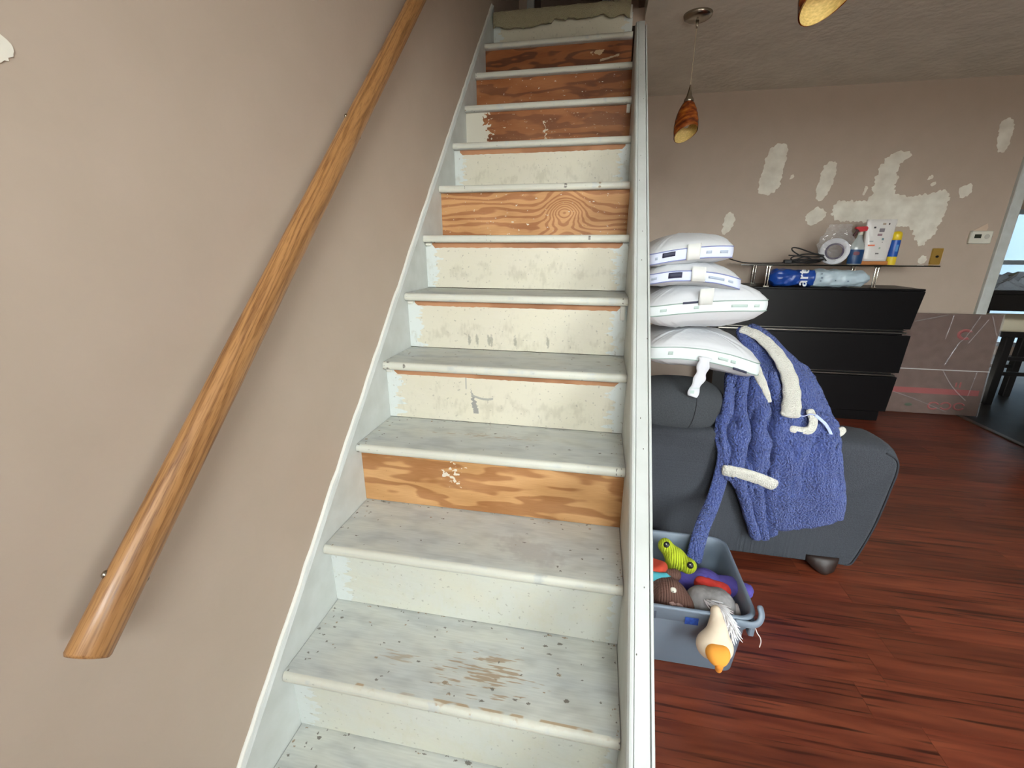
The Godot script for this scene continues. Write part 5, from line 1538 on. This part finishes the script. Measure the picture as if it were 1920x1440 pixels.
# ---------------------------------------------------------------- the room beyond the casing
func kitchen() -> void:
	var w := MB.new()
	# far wall with a wide glazed opening, right wall, return of the back wall
	w.box(Vector3(4.7, 1.3, -6.56), Vector3(1.9, 2.6, 0.12), 0.0)
	w.box(Vector3(6.4, 2.23, -6.56), Vector3(1.5, 0.74, 0.12), 0.0)
	w.box(Vector3(6.4, 0.06, -6.56), Vector3(1.5, 0.12, 0.12), 0.0)
	w.box(Vector3(7.22, 1.3, -6.56), Vector3(0.15, 2.6, 0.12), 0.0)
	struct("wall_kitchen", w, M.wall)
	struct("wall_kitchen_right", MB.new().box(Vector3(7.36, 1.3, -2.5), Vector3(0.12, 2.6, 8.3), 0.0), M.wall)
	struct("wall_kitchen_left", MB.new().box(Vector3(3.72, 1.3, -5.2), Vector3(0.12, 2.6, 2.6), 0.0), M.wall)
	var fr := MB.new()
	for x in [5.68, 6.38, 7.12]: fr.box(Vector3(x, 0.99, -6.52), Vector3(0.06, 1.74, 0.06), 0.004)
	for y in [0.15, 1.22, 1.83]: fr.box(Vector3(6.4, y, -6.52), Vector3(1.44, 0.06, 0.05), 0.004)
	var win := struct("window_1", fr, mat(c8(150, 160, 170), 0.4), "glazed opening of the next room")
	for x in [6.03, 6.75]: obj("pane", MB.new().box(Vector3(x, 0.99, -6.525), Vector3(0.66, 1.68, 0.006), 0.0), M.glass, win)
	struct("wall_outside", MB.new().box(Vector3(6.5, 1.5, -8.2), Vector3(6.0, 3.4, 0.2), 0.0), mat(c8(60, 78, 95), 0.8), "pale blue outside wall seen through the far window")
	var tb := thing("dining_table", "tall black table in the next room, heaped with plastic wrapping", "table", Vector3(5.2, 0, -5.1))
	obj("tabletop", MB.new().box(Vector3(0.0, 0.985, 0.0), Vector3(1.64, 0.04, 0.95), 0.005), M.black_wood, tb)
	obj("apron", MB.new().box(Vector3(0.0, 0.885, 0.0), Vector3(1.56, 0.16, 0.87), 0.004), M.black_wood, tb)
	for x in [-0.72, 0.72]:
		for z in [-0.38, 0.38]: obj("leg", MB.new().box(Vector3(x, 0.405, z), Vector3(0.085, 0.81, 0.085), 0.006), M.black_wood, tb)
	# heaped wrapping on the table
	var n := nz(671, 3.0, 4)
	var pl := thing("plastic_wrapping", "crumpled silvery plastic wrapping heaped on the black table", "wrapping", Vector3(5.1, 1.006, -4.95))
	for s in [[Vector3(0, 0, 0), 0.66, 0.34, 0.17, c8(150, 160, 172)], [Vector3(0.25, 0.10, 0.05), 0.50, 0.24, 0.13, c8(112, 118, 104)]]:
		var rows := []
		for i in 22:
			var r := []
			for j in 30:
				var u := j / 29.0 * 2.0 - 1.0
				var v := i / 21.0 * 2.0 - 1.0
				var h: float = maxf(0.0, 1.0 - pow(maxf(absf(u), absf(v)), 3.0)) * s[3] * (0.62 + 0.75 * n.get_noise_2d(u * 1.1 + s[0].x * 9.0, v * 1.1))
				r.append(s[0] + Vector3(u * s[1], 0.004 + maxf(h, 0.0) + s[0].y * 0.0, v * s[2]))
			rows.append(r)
		obj("crumpled_sheet", MB.new().sheet(rows, 0.002, -1), mat(s[4], 0.18), pl)
	var st := thing("bar_stool", "black counter stool with a cream padded seat in the next room", "stool", Vector3(4.42, 0, -4.30))
	obj("seat", MB.new().ball(Vector3(0.02, 0.745, 0), Vector3(0.36, 0.062, 0.22), 0.35), mat(c8(196, 186, 162), 0.9), st, "cream padded seat")
	obj("frame", MB.new().box(Vector3(0.06, 0.665, 0), Vector3(0.46, 0.06, 0.36), 0.006), M.black_wood, st)
	for x in [-0.10, 0.28]:
		for z in [-0.16, 0.16]: obj("leg", MB.new().box(Vector3(x, 0.32, z), Vector3(0.062, 0.64, 0.062), 0.005), M.black_wood, st)
	for q in [[0.30, 0.16], [0.44, 0.16], [0.30, -0.16]]: obj("rung", MB.new().box(Vector3(0.09, q[0], q[1]), Vector3(0.38, 0.035, 0.025), 0.004), M.black_wood, st)
	tag(obj("hanging_cable", MB.new().tube(smooth_path([Vector3(5.63, 1.92, -6.50), Vector3(5.66, 1.78, -6.40), Vector3(5.62, 1.70, -6.40), Vector3(5.66, 1.66, -6.38), Vector3(5.70, 1.45, -6.40), Vector3(5.70, 1.25, -6.40)], 6), 0.012, 8), M.black), "thin black cable hanging in front of the far window", "cable")
	# dark upholstered seat that just enters the picture on the right
	var po := thing("pouf", "black rounded pouf at the right edge, on the wooden floor", "pouf", Vector3(3.86, 0, -2.72))
	obj("cover", MB.new().lathe([Vector2(0, 0.03), Vector2(0.22, 0.03), Vector2(0.255, 0.05), Vector2(0.275, 0.11), Vector2(0.28, 0.2), Vector2(0.27, 0.29), Vector2(0.24, 0.325), Vector2(0.12, 0.345), Vector2(0, 0.35)], 48), mat(c8(24, 23, 25), 0.7), po)
	obj("base", MB.new().lathe([Vector2(0, 0), Vector2(0.21, 0), Vector2(0.215, 0.03), Vector2(0, 0.032)], 36), M.black, po)
